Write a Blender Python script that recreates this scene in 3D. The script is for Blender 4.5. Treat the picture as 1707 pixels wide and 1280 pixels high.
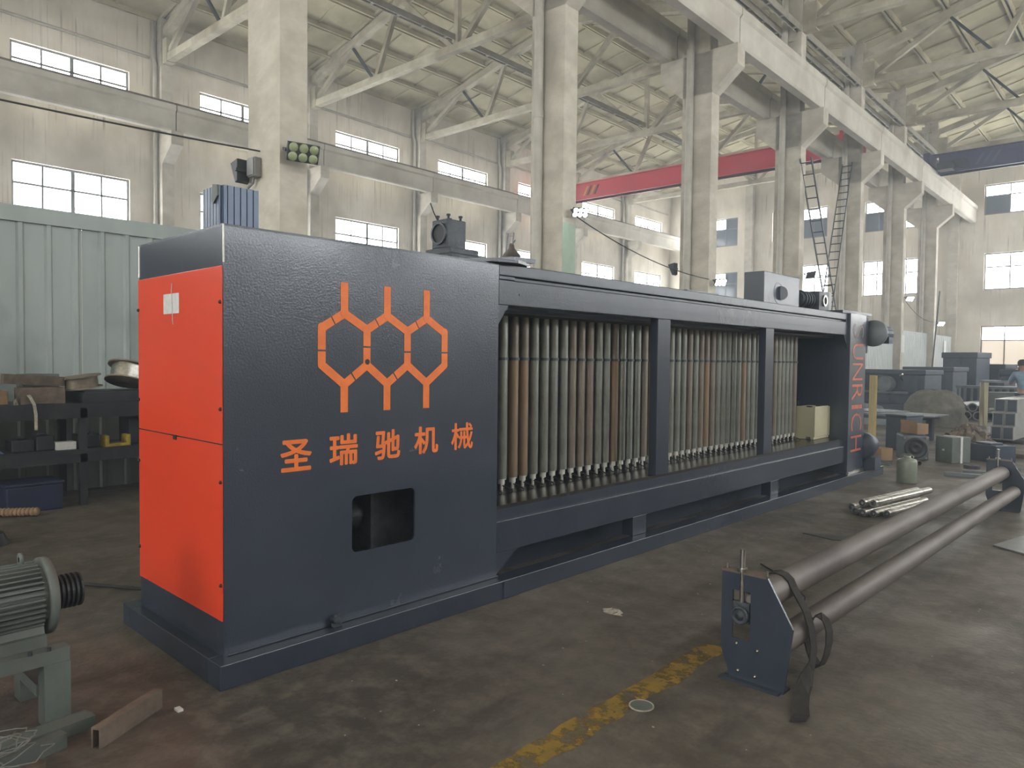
import bpy, math, random
from mathutils import Vector, Matrix
random.seed(7)
for o in list(bpy.data.objects): bpy.data.objects.remove(o)
SC = bpy.context.scene
COL = SC.collection
PI = math.pi

# ------------------------------------------------------------------ camera, world, exposure
YAW, PITCH, ROLL = math.radians(41.843), math.radians(-1.9154), math.radians(0.6077)
fw = Vector((-math.sin(YAW)*math.cos(PITCH), math.cos(YAW)*math.cos(PITCH), math.sin(PITCH)))
rt = Vector((math.cos(YAW), math.sin(YAW), 0.0)); up = rt.cross(fw)
r2 = rt*math.cos(ROLL) + up*math.sin(ROLL); u2 = up*math.cos(ROLL) - rt*math.sin(ROLL)
cd = bpy.data.cameras.new('camera'); cam = bpy.data.objects.new('camera', cd); COL.objects.link(cam)
cd.sensor_width = 36.0; cd.lens = 36.0*1219.48/1707.0; cd.clip_start = 0.05; cd.clip_end = 300
cam.matrix_world = Matrix(((r2.x, u2.x, -fw.x, 0), (r2.y, u2.y, -fw.y, 0), (r2.z, u2.z, -fw.z, 1.6), (0, 0, 0, 1)))
SC.camera = cam
w = bpy.data.worlds.new('sky'); SC.world = w; w.use_nodes = True
bg = w.node_tree.nodes['Background']; bg.inputs[0].default_value = (0.80, 0.90, 1.0, 1); bg.inputs[1].default_value = 6.0
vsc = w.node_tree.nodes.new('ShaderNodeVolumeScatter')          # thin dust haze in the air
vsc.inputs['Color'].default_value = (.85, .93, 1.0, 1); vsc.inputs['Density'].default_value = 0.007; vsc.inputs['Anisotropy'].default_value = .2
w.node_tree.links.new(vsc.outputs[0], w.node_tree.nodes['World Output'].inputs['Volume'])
SC.view_settings.view_transform = 'Standard'; SC.view_settings.look = 'None'
SC.view_settings.gamma = 1.0; SC.view_settings.use_curve_mapping = False
SC.view_settings.exposure = 0.0
WIN_E = 18.0          # daylight in the dusty window panes
try:
    SC.cycles.max_bounces = 6; SC.cycles.diffuse_bounces = 4; SC.cycles.glossy_bounces = 3; SC.cycles.volume_bounces = 0
    SC.cycles.use_adaptive_sampling = True; SC.cycles.adaptive_threshold = 0.12; SC.cycles.adaptive_min_samples = 16
    SC.cycles.sample_clamp_indirect = 6.0; SC.cycles.caustics_reflective = False
except Exception: pass

# ------------------------------------------------------------------ materials
def S(r, g, b):
    f = lambda c: ((c/255+0.055)/1.055)**2.4 if c/255 > 0.04045 else c/255/12.92
    return (f(r), f(g), f(b), 1)
MATS = {}
def mat(name, c1, c2=None, scale=4.0, rough=0.6, metal=0.0, bump=0.0, bscale=60.0, stretch=(1, 1, 1), lo=0.35, hi=0.65, c3=None, s3=0.6, coat=0.0, emit=None, es=1.0, spec=0.5, rvar=0.0, world=False):
    m = bpy.data.materials.new(name); m.use_nodes = True; nt = m.node_tree; N, L = nt.nodes, nt.links
    b = N['Principled BSDF']
    b.inputs['Base Color'].default_value = c1; b.inputs['Roughness'].default_value = rough; b.inputs['Metallic'].default_value = metal
    b.inputs['Specular IOR Level'].default_value = spec
    if coat: b.inputs['Coat Weight'].default_value = coat; b.inputs['Coat Roughness'].default_value = 0.12
    if emit: b.inputs['Emission Color'].default_value = emit; b.inputs['Emission Strength'].default_value = es
    if c2 or bump or c3:
        if world: src = N.new('ShaderNodeNewGeometry').outputs['Position']
        else: src = N.new('ShaderNodeTexCoord').outputs['Object']
        mp = N.new('ShaderNodeMapping'); mp.inputs['Scale'].default_value = stretch; L.new(src, mp.inputs['Vector'])
        if c2:
            n = N.new('ShaderNodeTexNoise'); n.inputs['Scale'].default_value = scale; n.inputs['Detail'].default_value = 6; n.inputs['Roughness'].default_value = 0.62
            L.new(mp.outputs[0], n.inputs['Vector'])
            r = N.new('ShaderNodeMapRange'); r.inputs[1].default_value = lo; r.inputs[2].default_value = hi; L.new(n.outputs[0], r.inputs[0])
            x = N.new('ShaderNodeMix'); x.data_type = 'RGBA'; x.inputs[6].default_value = c1; x.inputs[7].default_value = c2
            L.new(r.outputs[0], x.inputs[0]); out = x.outputs[2]
            if c3:
                n3 = N.new('ShaderNodeTexNoise'); n3.inputs['Scale'].default_value = s3; n3.inputs['Detail'].default_value = 5; L.new(src, n3.inputs['Vector'])
                r3 = N.new('ShaderNodeMapRange'); r3.inputs[1].default_value = 0.5; r3.inputs[2].default_value = 0.68; L.new(n3.outputs[0], r3.inputs[0])
                x3 = N.new('ShaderNodeMix'); x3.data_type = 'RGBA'; x3.inputs[7].default_value = c3; L.new(out, x3.inputs[6]); L.new(r3.outputs[0], x3.inputs[0]); out = x3.outputs[2]
            L.new(out, b.inputs['Base Color'])
            if rvar:
                rr = N.new('ShaderNodeMapRange'); rr.inputs[1].default_value = lo; rr.inputs[2].default_value = hi; rr.inputs[3].default_value = rough; rr.inputs[4].default_value = min(1, rough+rvar)
                L.new(n.outputs[0], rr.inputs[0]); L.new(rr.outputs[0], b.inputs['Roughness'])
        if bump:
            nb = N.new('ShaderNodeTexNoise'); nb.inputs['Scale'].default_value = bscale; nb.inputs['Detail'].default_value = 4; L.new(mp.outputs[0], nb.inputs['Vector'])
            bp = N.new('ShaderNodeBump'); bp.inputs['Strength'].default_value = bump; bp.inputs['Distance'].default_value = 0.02
            L.new(nb.outputs[0], bp.inputs['Height']); L.new(bp.outputs[0], b.inputs['Normal'])
    MATS[name] = m; return m

mat('wall', S(230, 223, 209), S(214, 205, 187), 1.3, 0.85, bump=0.15, bscale=9, stretch=(1, 1, 0.5), c3=S(192, 183, 166), s3=0.35, world=True)
def streaks(m, z0=8.0, z1=9.9, col=S(112, 104, 90)):
    """rain and soot runs: thin vertical marks on the plaster below the girder"""
    nt = m.node_tree; N, L = nt.nodes, nt.links; b = N['Principled BSDF']
    old = b.inputs['Base Color'].links[0].from_socket
    g = N.new('ShaderNodeNewGeometry'); mp = N.new('ShaderNodeMapping'); mp.inputs['Scale'].default_value = (5.0, 5.0, 0.12); L.new(g.outputs['Position'], mp.inputs['Vector'])
    n = N.new('ShaderNodeTexNoise'); n.inputs['Scale'].default_value = 2.2; n.inputs['Detail'].default_value = 3; L.new(mp.outputs[0], n.inputs['Vector'])
    r = N.new('ShaderNodeMapRange'); r.inputs[1].default_value = 0.56; r.inputs[2].default_value = 0.72; r.inputs[4].default_value = 0.75; L.new(n.outputs[0], r.inputs[0])
    n2 = N.new('ShaderNodeTexNoise'); n2.inputs['Scale'].default_value = 0.55; L.new(g.outputs['Position'], n2.inputs['Vector'])
    r2_ = N.new('ShaderNodeMapRange'); r2_.inputs[1].default_value = 0.45; r2_.inputs[2].default_value = 0.62; L.new(n2.outputs[0], r2_.inputs[0])
    mu = N.new('ShaderNodeMath'); mu.operation = 'MULTIPLY'; L.new(r.outputs[0], mu.inputs[0]); L.new(r2_.outputs[0], mu.inputs[1])
    x = N.new('ShaderNodeMix'); x.data_type = 'RGBA'; x.inputs[7].default_value = col; L.new(old, x.inputs[6]); L.new(mu.outputs[0], x.inputs[0]); L.new(x.outputs[2], b.inputs['Base Color'])
streaks(MATS['wall'])
mat('column', S(206, 199, 184), S(184, 177, 162), 2.2, 0.85, bump=0.25, bscale=14, stretch=(1, 1, 1.6), c3=S(160, 153, 138), s3=0.7, world=True)
mat('girder', S(206, 201, 188), S(190, 184, 170), 1.6, 0.8, bump=0.1, bscale=20, c3=S(176, 169, 155), s3=0.5, world=True)
mat('truss', S(196, 190, 168), S(168, 160, 138), 2.0, 0.85, bump=0.1, bscale=12, c3=S(140, 130, 108), s3=0.8, world=True)
mat('roof', S(198, 191, 160), S(182, 174, 143), 0.9, 0.9, c3=S(160, 150, 120), s3=0.45, world=True)
mat('steel_tie', S(164, 158, 144), S(140, 135, 122), 3, 0.6)
mat('steel_dark', S(44, 45, 48), S(60, 60, 62), 6, 0.5, 0.3)
mat('pipe_white', S(188, 184, 172), S(165, 160, 148), 2.0, 0.5, world=True)
mat('frame', S(122, 122, 120), None, rough=0.4, metal=0.3)
mat('frame_brown', S(96, 78, 72), None, rough=0.4, metal=0.2)
mat('pane', (0.8, 0.85, 0.9, 1), rough=0.15, emit=(0.93, 0.97, 1.0, 1), es=WIN_E)
mat('pane_warm', (0.8, 0.75, 0.65, 1), rough=0.3, emit=(1.0, 0.86, 0.66, 1), es=0.62)
mat('pane_dark', S(92, 104, 116), None, rough=0.12)
def floor_mat():
    m = mat('floor', S(100, 93, 84), S(74, 66, 58), 0.9, 0.45, bump=0.18, bscale=34, c3=S(60, 55, 50), s3=0.33, rvar=0.25, world=True, lo=.38, hi=.62)
    N, L = m.node_tree.nodes, m.node_tree.links; b = N['Principled BSDF']; old = b.inputs['Base Color'].links[0].from_socket
    g = N.new('ShaderNodeNewGeometry')
    def lay(old, scale, det, lo, hi, col, amt, stretch=(1, 1, 1)):
        mp = N.new('ShaderNodeMapping'); mp.inputs['Scale'].default_value = stretch; L.new(g.outputs['Position'], mp.inputs['Vector'])
        n = N.new('ShaderNodeTexNoise'); n.inputs['Scale'].default_value = scale; n.inputs['Detail'].default_value = det; n.inputs['Roughness'].default_value = .7; L.new(mp.outputs[0], n.inputs['Vector'])
        r = N.new('ShaderNodeMapRange'); r.inputs[1].default_value = lo; r.inputs[2].default_value = hi; r.inputs[4].default_value = amt; L.new(n.outputs[0], r.inputs[0])
        x = N.new('ShaderNodeMix'); x.data_type = 'RGBA'; x.inputs[7].default_value = col; L.new(old, x.inputs[6]); L.new(r.outputs[0], x.inputs[0]); return x.outputs[2]
    old = lay(old, 7, 9, .45, .7, S(122, 113, 103), .6)
    old = lay(old, 3, 9, .52, .72, S(54, 47, 41), .7, (1.6, .5, 1))
    old = lay(old, 60, 3, .70, .76, S(160, 154, 142), .55)
    L.new(old, b.inputs['Base Color'])
floor_mat()
mat('sheet_white', S(200, 204, 204), S(184, 190, 190), 1.2, 0.5, 0.1, world=True)
mat('sheet', S(152, 160, 156), S(138, 147, 142), 1.2, 0.45, 0.15, stretch=(1, 1, 0.25), c3=S(122, 131, 127), s3=0.9, world=True)
mat('paint', S(47, 55, 68), S(53, 61, 74), 2.0, 0.17, 0.0, rvar=.14, lo=.15, hi=.85, bump=0.10, bscale=95, coat=0.3, spec=0.6)
mat('paint2', S(43, 50, 62), S(50, 57, 68), 3.0, 0.27, 0.0, bump=0.04, bscale=60)
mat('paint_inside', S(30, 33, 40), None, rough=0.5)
mat('deck', S(46, 44, 42), S(60, 56, 50), 5, 0.2, 0.4, bump=0.02, bscale=12)
mat('orange', S(220, 66, 33), S(212, 62, 31), 1.0, 0.3, coat=0.25)
mat('print', S(242, 124, 46), S(228, 112, 40), 14, 0.5)
mat('print_red', S(206, 96, 62), S(160, 82, 62), 10, 0.5)
mat('print_faint', S(118, 82, 70), S(78, 70, 70), 9, 0.4)
mat('nut', S(222, 221, 214), S(190, 188, 180), 20, 0.3, 0.35)
mat('paper', S(205, 205, 200), S(190, 190, 186), 30, 0.7)
mat('tube_a', S(146, 150, 144), S(108, 108, 100), 9, 0.36, 0.6, stretch=(1, 1, 0.3))
mat('tube_b', S(136, 130, 122), S(108, 96, 84), 9, 0.42, 0.5, stretch=(1, 1, 0.3))
mat('tube_c', S(140, 116, 88), S(118, 106, 94), 6, 0.5, 0.4, stretch=(1, 1, 0.15))
mat('chrome', S(196, 193, 186), S(150, 146, 138), 14, 0.28, 1.0)
mat('castiron', S(70, 74, 80), S(50, 54, 60), 10, 0.4, 0.2, bump=0.3, bscale=70)
mat('motor_blue', S(78, 91, 112), S(68, 80, 100), 3, 0.32, 0.2)
mat('motor_grey', S(98, 104, 100), S(80, 85, 80), 4, 0.55)
mat('rust_tube', S(112, 104, 99), S(92, 84, 79), 3.5, 0.55, 0.2, stretch=(1, 0.3, 1), c3=S(84, 74, 70), s3=1.6)
mat('rust', S(116, 102, 90), S(84, 72, 63), 6, 0.75, 0.1, bump=0.2)
mat('rubber', S(30, 29, 29), S(44, 42, 40), 10, 0.8)
mat('web', S(36, 33, 31), S(50, 45, 41), 30, 0.9)
mat('cream', S(196, 190, 158), S(182, 176, 146), 2, 0.4)
mat('card', S(150, 122, 92), S(128, 104, 78), 5, 0.9)
mat('wood', S(186, 168, 118), S(160, 142, 96), 6, 0.8, stretch=(4, 4, 0.6))
mat('green_glass', S(116, 122, 108), S(132, 136, 122), 8, 0.35)
mat('red_crane', S(196, 28, 48), S(182, 26, 44), 1, 0.4)
mat('blue_crane', S(58, 52, 92), S(50, 46, 80), 1, 0.4)
mat('yellow', S(206, 164, 30), S(190, 150, 28), 6, 0.6)
mat('black', S(24, 24, 26), None, rough=0.5)
mat('lamp_off', S(150, 160, 120), None, rough=0.2)
mat('lamp_on', (1, 1, 1, 1), emit=(0.85, 1.0, 0.95, 1), es=40.0)
mat('tube_light', (1, 1, 1, 1), rough=0.5)
mat('blue_bin', S(38, 46, 72), S(30, 36, 58), 5, 0.5)
mat('blue_rag', S(70, 92, 124), S(48, 66, 98), 14, 0.9)
mat('yellow_box', S(176, 150, 44), S(120, 104, 40), 20, 0.7)
mat('brown_obj', S(112, 98, 86), S(84, 72, 62), 9, 0.75)
mat('spool', S(146, 134, 118), S(110, 98, 84), 9, 0.6, 0.2)
mat('dust', S(112, 108, 98), S(90, 88, 82), 5, 0.9, bump=0.5, bscale=18)
mat('mach', S(62, 72, 84), S(50, 58, 70), 4, 0.5, 0.1)
mat('mach_light', S(116, 122, 124), S(92, 98, 102), 5, 0.5, 0.2)
mat('tube_grey', S(140, 140, 136), S(118, 118, 116), 3, 0.45, 0.3)
mat('skin', S(150, 108, 86), None, rough=0.6)
mat('hair', S(22, 20, 20), None, rough=0.7)
mat('shirt', S(112, 132, 150), S(90, 108, 126), 12, 0.85)
mat('trousers', S(46, 52, 64), S(38, 42, 54), 8, 0.9)
mat('green_paint', S(158, 176, 158), S(146, 162, 144), 4, 0.7, world=True)
mat('debris', S(176, 170, 158), S(140, 132, 120), 30, 0.8)
mat('gap', S(36, 34, 36), None, rough=0.8)

# worn yellow line: paint that lets the concrete show
def worn_yellow():
    m = mat('floor_yellow', S(150, 118, 44), S(120, 98, 46), 7, 0.6, world=True); nt = m.node_tree; N, L = nt.nodes, nt.links
    g = N.new('ShaderNodeNewGeometry'); n = N.new('ShaderNodeTexNoise'); n.inputs['Scale'].default_value = 9; n.inputs['Detail'].default_value = 8; n.inputs['Roughness'].default_value = 0.7; L.new(g.outputs['Position'], n.inputs['Vector'])
    r = N.new('ShaderNodeMapRange'); r.inputs[1].default_value = 0.47; r.inputs[2].default_value = 0.6; L.new(n.outputs[0], r.inputs[0])
    t = N.new('ShaderNodeBsdfTransparent'); x = N.new('ShaderNodeMixShader'); L.new(r.outputs[0], x.inputs[0]); L.new(N['Principled BSDF'].outputs[0], x.inputs[1]); L.new(t.outputs[0], x.inputs[2])
    L.new(x.outputs[0], N['Material Output'].inputs[0])
worn_yellow()

# ------------------------------------------------------------------ mesh helpers
class MB:
    def __init__(s): s.v = []; s.f = []; s.sm = []
    def add(s, vs, fs, smooth=False):
        b = len(s.v); s.v += [tuple(p) for p in vs]
        for f in fs: s.f.append(tuple(i+b for i in f)); s.sm.append(smooth)
        return s
    def box(s, x0, x1, y0, y1, z0, z1):
        return s.add([(x0, y0, z0), (x1, y0, z0), (x1, y1, z0), (x0, y1, z0), (x0, y0, z1), (x1, y0, z1), (x1, y1, z1), (x0, y1, z1)],
                     [(0, 3, 2, 1), (4, 5, 6, 7), (0, 1, 5, 4), (1, 2, 6, 5), (2, 3, 7, 6), (3, 0, 4, 7)])
    def prism(s, poly, ext):
        e = Vector(ext); n = len(poly); a = [Vector(p) for p in poly]; nn = Vector((0, 0, 0))
        for i in range(n): nn += a[i].cross(a[(i+1) % n])
        if nn.dot(e) > 0: a.reverse()
        vs = a + [p+e for p in a]
        return s.add(vs, [tuple(range(n)), tuple(reversed(range(n, 2*n)))] + [(i, n+i, n+(i+1) % n, (i+1) % n)[::-1][::-1] for i in range(n)])
    def beam(s, p0, p1, wd, ht, upv=(0, 0, 1)):
        p0, p1 = Vector(p0), Vector(p1); d = (p1-p0).normalized(); u = Vector(upv)
        sd = d.cross(u)
        if sd.length < 1e-4: sd = d.cross(Vector((1, 0, 0)))
        sd.normalize(); u = sd.cross(d); sd = sd*wd/2; u = u*ht/2
        return s.add([p0-sd-u, p0+sd-u, p0+sd+u, p0-sd+u, p1-sd-u, p1+sd-u, p1+sd+u, p1-sd+u],
                     [(0, 1, 2, 3), (7, 6, 5, 4), (0, 4, 5, 1), (1, 5, 6, 2), (2, 6, 7, 3), (3, 7, 4, 0)])
    def cyl(s, p0, p1, r, n=16, r1=None, caps=True, inner=None):
        p0, p1 = Vector(p0), Vector(p1); d = (p1-p0).normalized(); a = d.cross(Vector((0, 0, 1)))
        if a.length < 1e-4: a = Vector((1, 0, 0))
        a.normalize(); b = d.cross(a); r1 = r if r1 is None else r1
        ring = lambda p, q: [p + (a*math.cos(2*PI*i/n) + b*math.sin(2*PI*i/n))*q for i in range(n)]
        vs = ring(p0, r) + ring(p1, r1)
        s.add(vs, [(i, (i+1) % n, n+(i+1) % n, n+i) for i in range(n)], True)
        if caps and not inner: s.add(ring(p0, r), [tuple(reversed(range(n)))]); s.add(ring(p1, r1), [tuple(range(n))])
        if inner:
            s.add(ring(p0, inner)+ring(p1, inner), [(i, n+i, n+(i+1) % n, (i+1) % n) for i in range(n)], True)
            s.add(ring(p0, r)+ring(p0, inner), [(i, n+i, n+(i+1) % n, (i+1) % n) for i in range(n)])
            s.add(ring(p1, r1)+ring(p1, inner), [(i, (i+1) % n, n+(i+1) % n, n+i) for i in range(n)])
        return s
    def pipe(s, pts, r, n=8):
        pts = [Vector(p) for p in pts]; m = len(pts); vs = []; a = None
        for i in range(m):
            d = (pts[min(i+1, m-1)]-pts[max(i-1, 0)]).normalized()
            if a is None:
                a = d.cross(Vector((0, 0, 1)))
                if a.length < 1e-3: a = Vector((1, 0, 0))
            a = a - d*a.dot(d); a.normalize(); b = d.cross(a)
            vs += [pts[i] + (a*math.cos(2*PI*k/n)+b*math.sin(2*PI*k/n))*r for k in range(n)]
        fs = [(i*n+k, i*n+(k+1) % n, (i+1)*n+(k+1) % n, (i+1)*n+k) for i in range(m-1) for k in range(n)]
        s.add(vs, fs, True); s.add(vs[:n], [tuple(reversed(range(n)))]); s.add(vs[-n:], [tuple(range(n))]); return s
    def lathe(s, prof, c=(0, 0, 0), axis=(0, 0, 1), n=20, smooth=True):
        ax = Vector(axis).normalized(); a = ax.cross(Vector((0, 0, 1)))
        if a.length < 1e-4: a = Vector((1, 0, 0))
        a.normalize(); b = ax.cross(a); c = Vector(c); vs = []
        for r, h in prof: vs += [c + ax*h + (a*math.cos(2*PI*k/n)+b*math.sin(2*PI*k/n))*max(r, 1e-4) for k in range(n)]
        return s.add(vs, [(i*n+k, i*n+(k+1) % n, (i+1)*n+(k+1) % n, (i+1)*n+k) for i in range(len(prof)-1) for k in range(n)], smooth)
    def ribbon(s, pts, wv, wd, th):
        """flat strap: path points, width directions"""
        P = [Vector(p) for p in pts]; m = len(P); vs = []
        for i in range(m):
            d = (P[min(i+1, m-1)]-P[max(i-1, 0)]).normalized(); q = Vector(wv[i]); q = (q-d*q.dot(d)).normalized(); nn = d.cross(q)
            vs += [P[i]+q*wd/2+nn*th/2, P[i]-q*wd/2+nn*th/2, P[i]-q*wd/2-nn*th/2, P[i]+q*wd/2-nn*th/2]
        return s.add(vs, [(i*4+k, i*4+(k+1) % 4, i*4+4+(k+1) % 4, i*4+4+k) for i in range(m-1) for k in range(4)] + [(3, 2, 1, 0), (m*4-4, m*4-3, m*4-2, m*4-1)])
    def heap(s, cx, cy, z0, rx, ry, h, n=28, rings=10, seed=1, rough=0.25):
        rnd = random.Random(seed); vs = []
        for i in range(rings+1):
            t = i/rings
            for k in range(n):
                a = 2*PI*k/n; q = 1-t; j = 1+rough*(rnd.random()-.5)
                vs.append((cx+rx*q*math.cos(a)*j, cy+ry*q*math.sin(a)*j, z0+(0 if i == 0 else h*(1-(1-t)**2.2)*(1+rough*.7*(rnd.random()-.5)))))
        return s.add(vs, [(i*n+k, i*n+(k+1) % n, (i+1)*n+(k+1) % n, (i+1)*n+k) for i in range(rings) for k in range(n)])
    def dome(s, cx, cy, z0, rx, ry, h, n=30, rings=10, seed=1, rough=0.2):
        rnd = random.Random(seed); vs = []
        for i in range(rings+1):
            t = i/rings*PI/2; q = math.cos(t)**.55 if i < rings else 0
            for k in range(n):
                a = 2*PI*k/n; j = 1+rough*(rnd.random()-.5); vs.append((cx+rx*q*math.cos(a)*j, cy+ry*q*math.sin(a)*j, z0+(0 if i == 0 else h*math.sin(t)**.8*(1+rough*.4*(rnd.random()-.5)))))
        return s.add(vs, [(i*n+k, i*n+(k+1) % n, (i+1)*n+(k+1) % n, (i+1)*n+k) for i in range(rings) for k in range(n)], True)
    def mesh(s, name, m):
        me = bpy.data.meshes.new(name); me.from_pydata([tuple(v) for v in s.v], [], s.f); me.materials.append(MATS[m] if isinstance(m, str) else m)
        me.polygons.foreach_set('use_smooth', s.sm); me.update(); return me
    def build(s, name, m, parent=None, off=None, bevel=0):
        if off:
            o_ = Vector(off); s.v = [tuple(Vector(p)-o_) for p in s.v]
        o = bpy.data.objects.new(name, s.mesh(name, m)); COL.objects.link(o)
        if parent: o.parent = parent
        if bevel:
            b = o.modifiers.new('bevel', 'BEVEL'); b.width = bevel; b.segments = 2; b.limit_method = 'ANGLE'; b.angle_limit = math.radians(40)
        return o

def inst(name, me, parent=None, loc=(0, 0, 0), rot=(0, 0, 0)):
    o = bpy.data.objects.new(name, me); COL.objects.link(o); o.location = loc; o.rotation_euler = rot
    if parent: o.parent = parent
    return o
def tag(o, label, cat, group=None):
    o['label'] = label; o['category'] = cat
    if group: o['group'] = group
    return o
def thing(name, label, cat, loc=(0, 0, 0), rotz=0.0, group=None):
    o = bpy.data.objects.new(name, None); COL.objects.link(o); o.empty_display_size = 0.2
    o.location = loc; o.rotation_euler = (0, 0, rotz); return tag(o, label, cat, group)
def struct(o): o['kind'] = 'structure'; return o
def sroot(name, loc=(0, 0, 0)):
    o = bpy.data.objects.new(name, None); COL.objects.link(o); o.location = loc; return struct(o)
def dup(root, loc, rotz=None, label=None, group=None):
    r = root.copy(); COL.objects.link(r); r.location = loc
    if rotz is not None: r.rotation_euler = (0, 0, rotz)
    if label: r['label'] = label
    if group: r['group'] = group
    for ch in list(root.children):
        c = ch.copy(); COL.objects.link(c); c.parent = r
        for g in ch.children: d = g.copy(); COL.objects.link(d); d.parent = c
    return r

# ------------------------------------------------------------------ hall shell
XW, XC, XR = -27.18, -9.13, 8.92            # left wall face, middle column line, right wall face
YB, YE = -18.65, 47.35                      # back wall, far end wall
GY = [5.35+6*k for k in range(-4, 8)]       # grid lines
struct(MB().box(XW-.3, XR+.3, YB-.3, YE+.3, -0.2, 0).build('floor', 'floor'))

def wall(name, axis, a0, a1, u0, u1, z0, z1, holes, m='wall'):
    us = sorted({u0, u1, *[h[0] for h in holes], *[h[1] for h in holes]}); zs = sorted({z0, z1, *[h[2] for h in holes], *[h[3] for h in holes]})
    b = MB()
    for i in range(len(us)-1):
        j = 0
        while j < len(zs)-1:
            cu = (us[i]+us[i+1])/2
            ins = lambda zz: any(h[0] < cu < h[1] and h[2] < zz < h[3] for h in holes)
            if ins((zs[j]+zs[j+1])/2): j += 1; continue
            k = j
            while k+1 < len(zs)-1 and not ins((zs[k+1]+zs[k+2])/2): k += 1
            if axis == 'x': b.box(a0, a1, us[i], us[i+1], zs[j], zs[k+1])
            else: b.box(us[i], us[i+1], a0, a1, zs[j], zs[k+1])
            j = k+1
    return struct(b.build(name, m))
PANES = {}
WN = [0]
def window(axis, c, u0, u1, z0, z1, cols, rows, fm='frame', pm='pane', dark=(), warm=(), thick=0.075):
    """rows: fractions of height from the bottom; frame + one object for each pane"""
    WN[0] += 1; r = sroot('window_%d' % WN[0], ((c, u0, z0) if axis == 'x' else (u0, c, z0)))
    W_, H_ = u1-u0, z1-z0; b = MB()
    P = (lambda a, d, e, f_: b.box(-.03, .03, a, d, e, f_)) if axis == 'x' else (lambda a, d, e, f_: b.box(a, d, -.03, .03, e, f_))
    P(0, W_, 0, thick); P(0, W_, H_-thick, H_); P(0, thick, thick, H_-thick); P(W_-thick, W_, thick, H_-thick)
    zc = [0]
    for q in rows: zc.append(zc[-1]+q*H_)
    for i in range(1, cols):
        t = thick*(1.6 if i*2 == cols else .8); P(W_*i/cols-t/2, W_*i/cols+t/2, thick, H_-thick)
    for z in zc[1:-1]: P(thick, W_-thick, z-thick*.45, z+thick*.45)
    b.build('window_frame', fm, r)
    for i in range(cols):
        for j in range(len(rows)):
            mm = 'pane_dark' if (i, j) in dark else ('pane_warm' if (i, j) in warm else pm)
            key = (axis, round(W_/cols, 3), round(rows[j]*H_, 3), mm)
            if key not in PANES:
                q = MB(); pw, ph = W_/cols-.02, rows[j]*H_-.02
                q.box(-.004, .004, 0, pw, 0, ph) if axis == 'x' else q.box(0, pw, -.004, .004, 0, ph)
                PANES[key] = q.mesh('pane', mm)
            uu, zz = W_*i/cols+.01, zc[j]+.01
            inst('pane', PANES[key], r, (0, uu, zz) if axis == 'x' else (uu, 0, zz))
    return r

# left wall: one high strip window and one lower window in each bay
LW = []
for g in GY[:-1]:
    c = g+3.13
    LW += [(c-1.76, c+1.76, 10.25, 11.45), (c-1.76, c+1.76, 5.7, 7.73)]
wall('wall_left', 'x', XW-.25, XW, YB-.25, YE+.25, 0, 13.75, LW)
for (a, b_, c, d) in LW:
    if a < 4: rows_vis = False
    window('x', XW-.12, a, b_, c, d, 4, ((.42, .14, .44) if d > 9 else (.66, .34)))
# far end wall with gables
EH = [(-25.5, -22.0, 9.5, 11.4), (-19.6, -16.1, 9.5, 11.4), (-13.9, -10.8, 9.5, 11.3), (-25.5, -21.95, 5.65, 7.72), (-19.5, -15.95, 5.65, 7.8), (-13.95, -10.8, 5.65, 7.75),
      (-7.76, -4.2, 9.78, 11.42), (-7.68, -4.1, 5.69, 7.69), (-7.75, -2.2, 1.4, 3.72), (-1.6, 2.0, 9.78, 11.42), (-1.6, 2.0, 5.69, 7.69), (4.2, 7.8, 9.78, 11.42), (4.2, 7.8, 5.69, 7.69)]
wall('wall_end', 'y', YE, YE+.25, XW-.25, XR+.25, 0, 13.75, EH)
DK = [{(2, 0), (3, 0)}, {(2, 0), (3, 0)}, {(0, 0), (1, 0)}, {(3, 0), (3, 1), (2, 0)}, (), (), {(0, 0)}, (), (), {(0, 0)}, (), (), ()]
DK[0] = {(2, 0), (3, 0), (3, 1)}
for i, (a, b_, c, d) in enumerate(EH):
    if i == 8: window('y', YE+.12, a, b_, c, d, 5, (.66, .34), 'frame_brown', 'pane', (), [(k, 0) for k in range(5)], .07)
    else: window('y', YE+.12, a, b_, c, d, 4 if i < 6 else 3, (.62, .38), 'frame', 'pane', DK[i])
for i, (xa, xb) in enumerate(((XW, XC), (XC, XR))):
    xm = (xa+xb)/2
    for nm, y0, s_ in (('wall_gable', YE, .25), ('wall_gable', YB-.25, .25)):
        struct(MB().prism([(xa, y0, 13.7), (xb, y0, 13.7), (xm+3, y0, 14.95), (xm, y0, 15.5), (xm-3, y0, 14.95)], (0, s_, 0)).build(nm, 'wall'))
# right wall and back wall close the hall behind the camera
RH = []  # unseen windows, rows set for the light and sheen they give the machine side
for g in GY[:-1]:
    c = g+3.0
    RH += [(c-1.8, c+1.8, 10.2, 11.5)] + ([(c-1.8, c+1.8, 4.1, 6.2)] if g > 2 else [])
wall('wall_right', 'x', XR, XR+.25, YB-.25, YE+.25, 0, 13.75, RH)
for (a, b_, c, d) in RH: window('x', XR+.12, a, b_, c, d, 2, (1.0,))
BH = [(-5.5, -1.5, 0, 4.6), (-24, -20, 5.4, 8), (-16, -12, 5.4, 8), (-16, -12, 9.4, 11.6), (-6.5, -2, 6.0, 8.2), (-7, -2, 9.4, 11.6), (2, 6.5, 5.4, 7.6), (2, 6.5, 9.4, 11.6)]  # unseen windows added to light the faces turned towards this wall
wall('wall_back', 'y', YB-.25, YB, XW-.25, XR+.25, 0, 13.75, BH)
for h in BH[1:]: window('y', YB-.12, *h, 2, (1.0,))
window('y', YB-.12, *BH[0], 4, (.34, .33, .33))  # glowing panes added across the doorway in place of outdoor light
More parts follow.
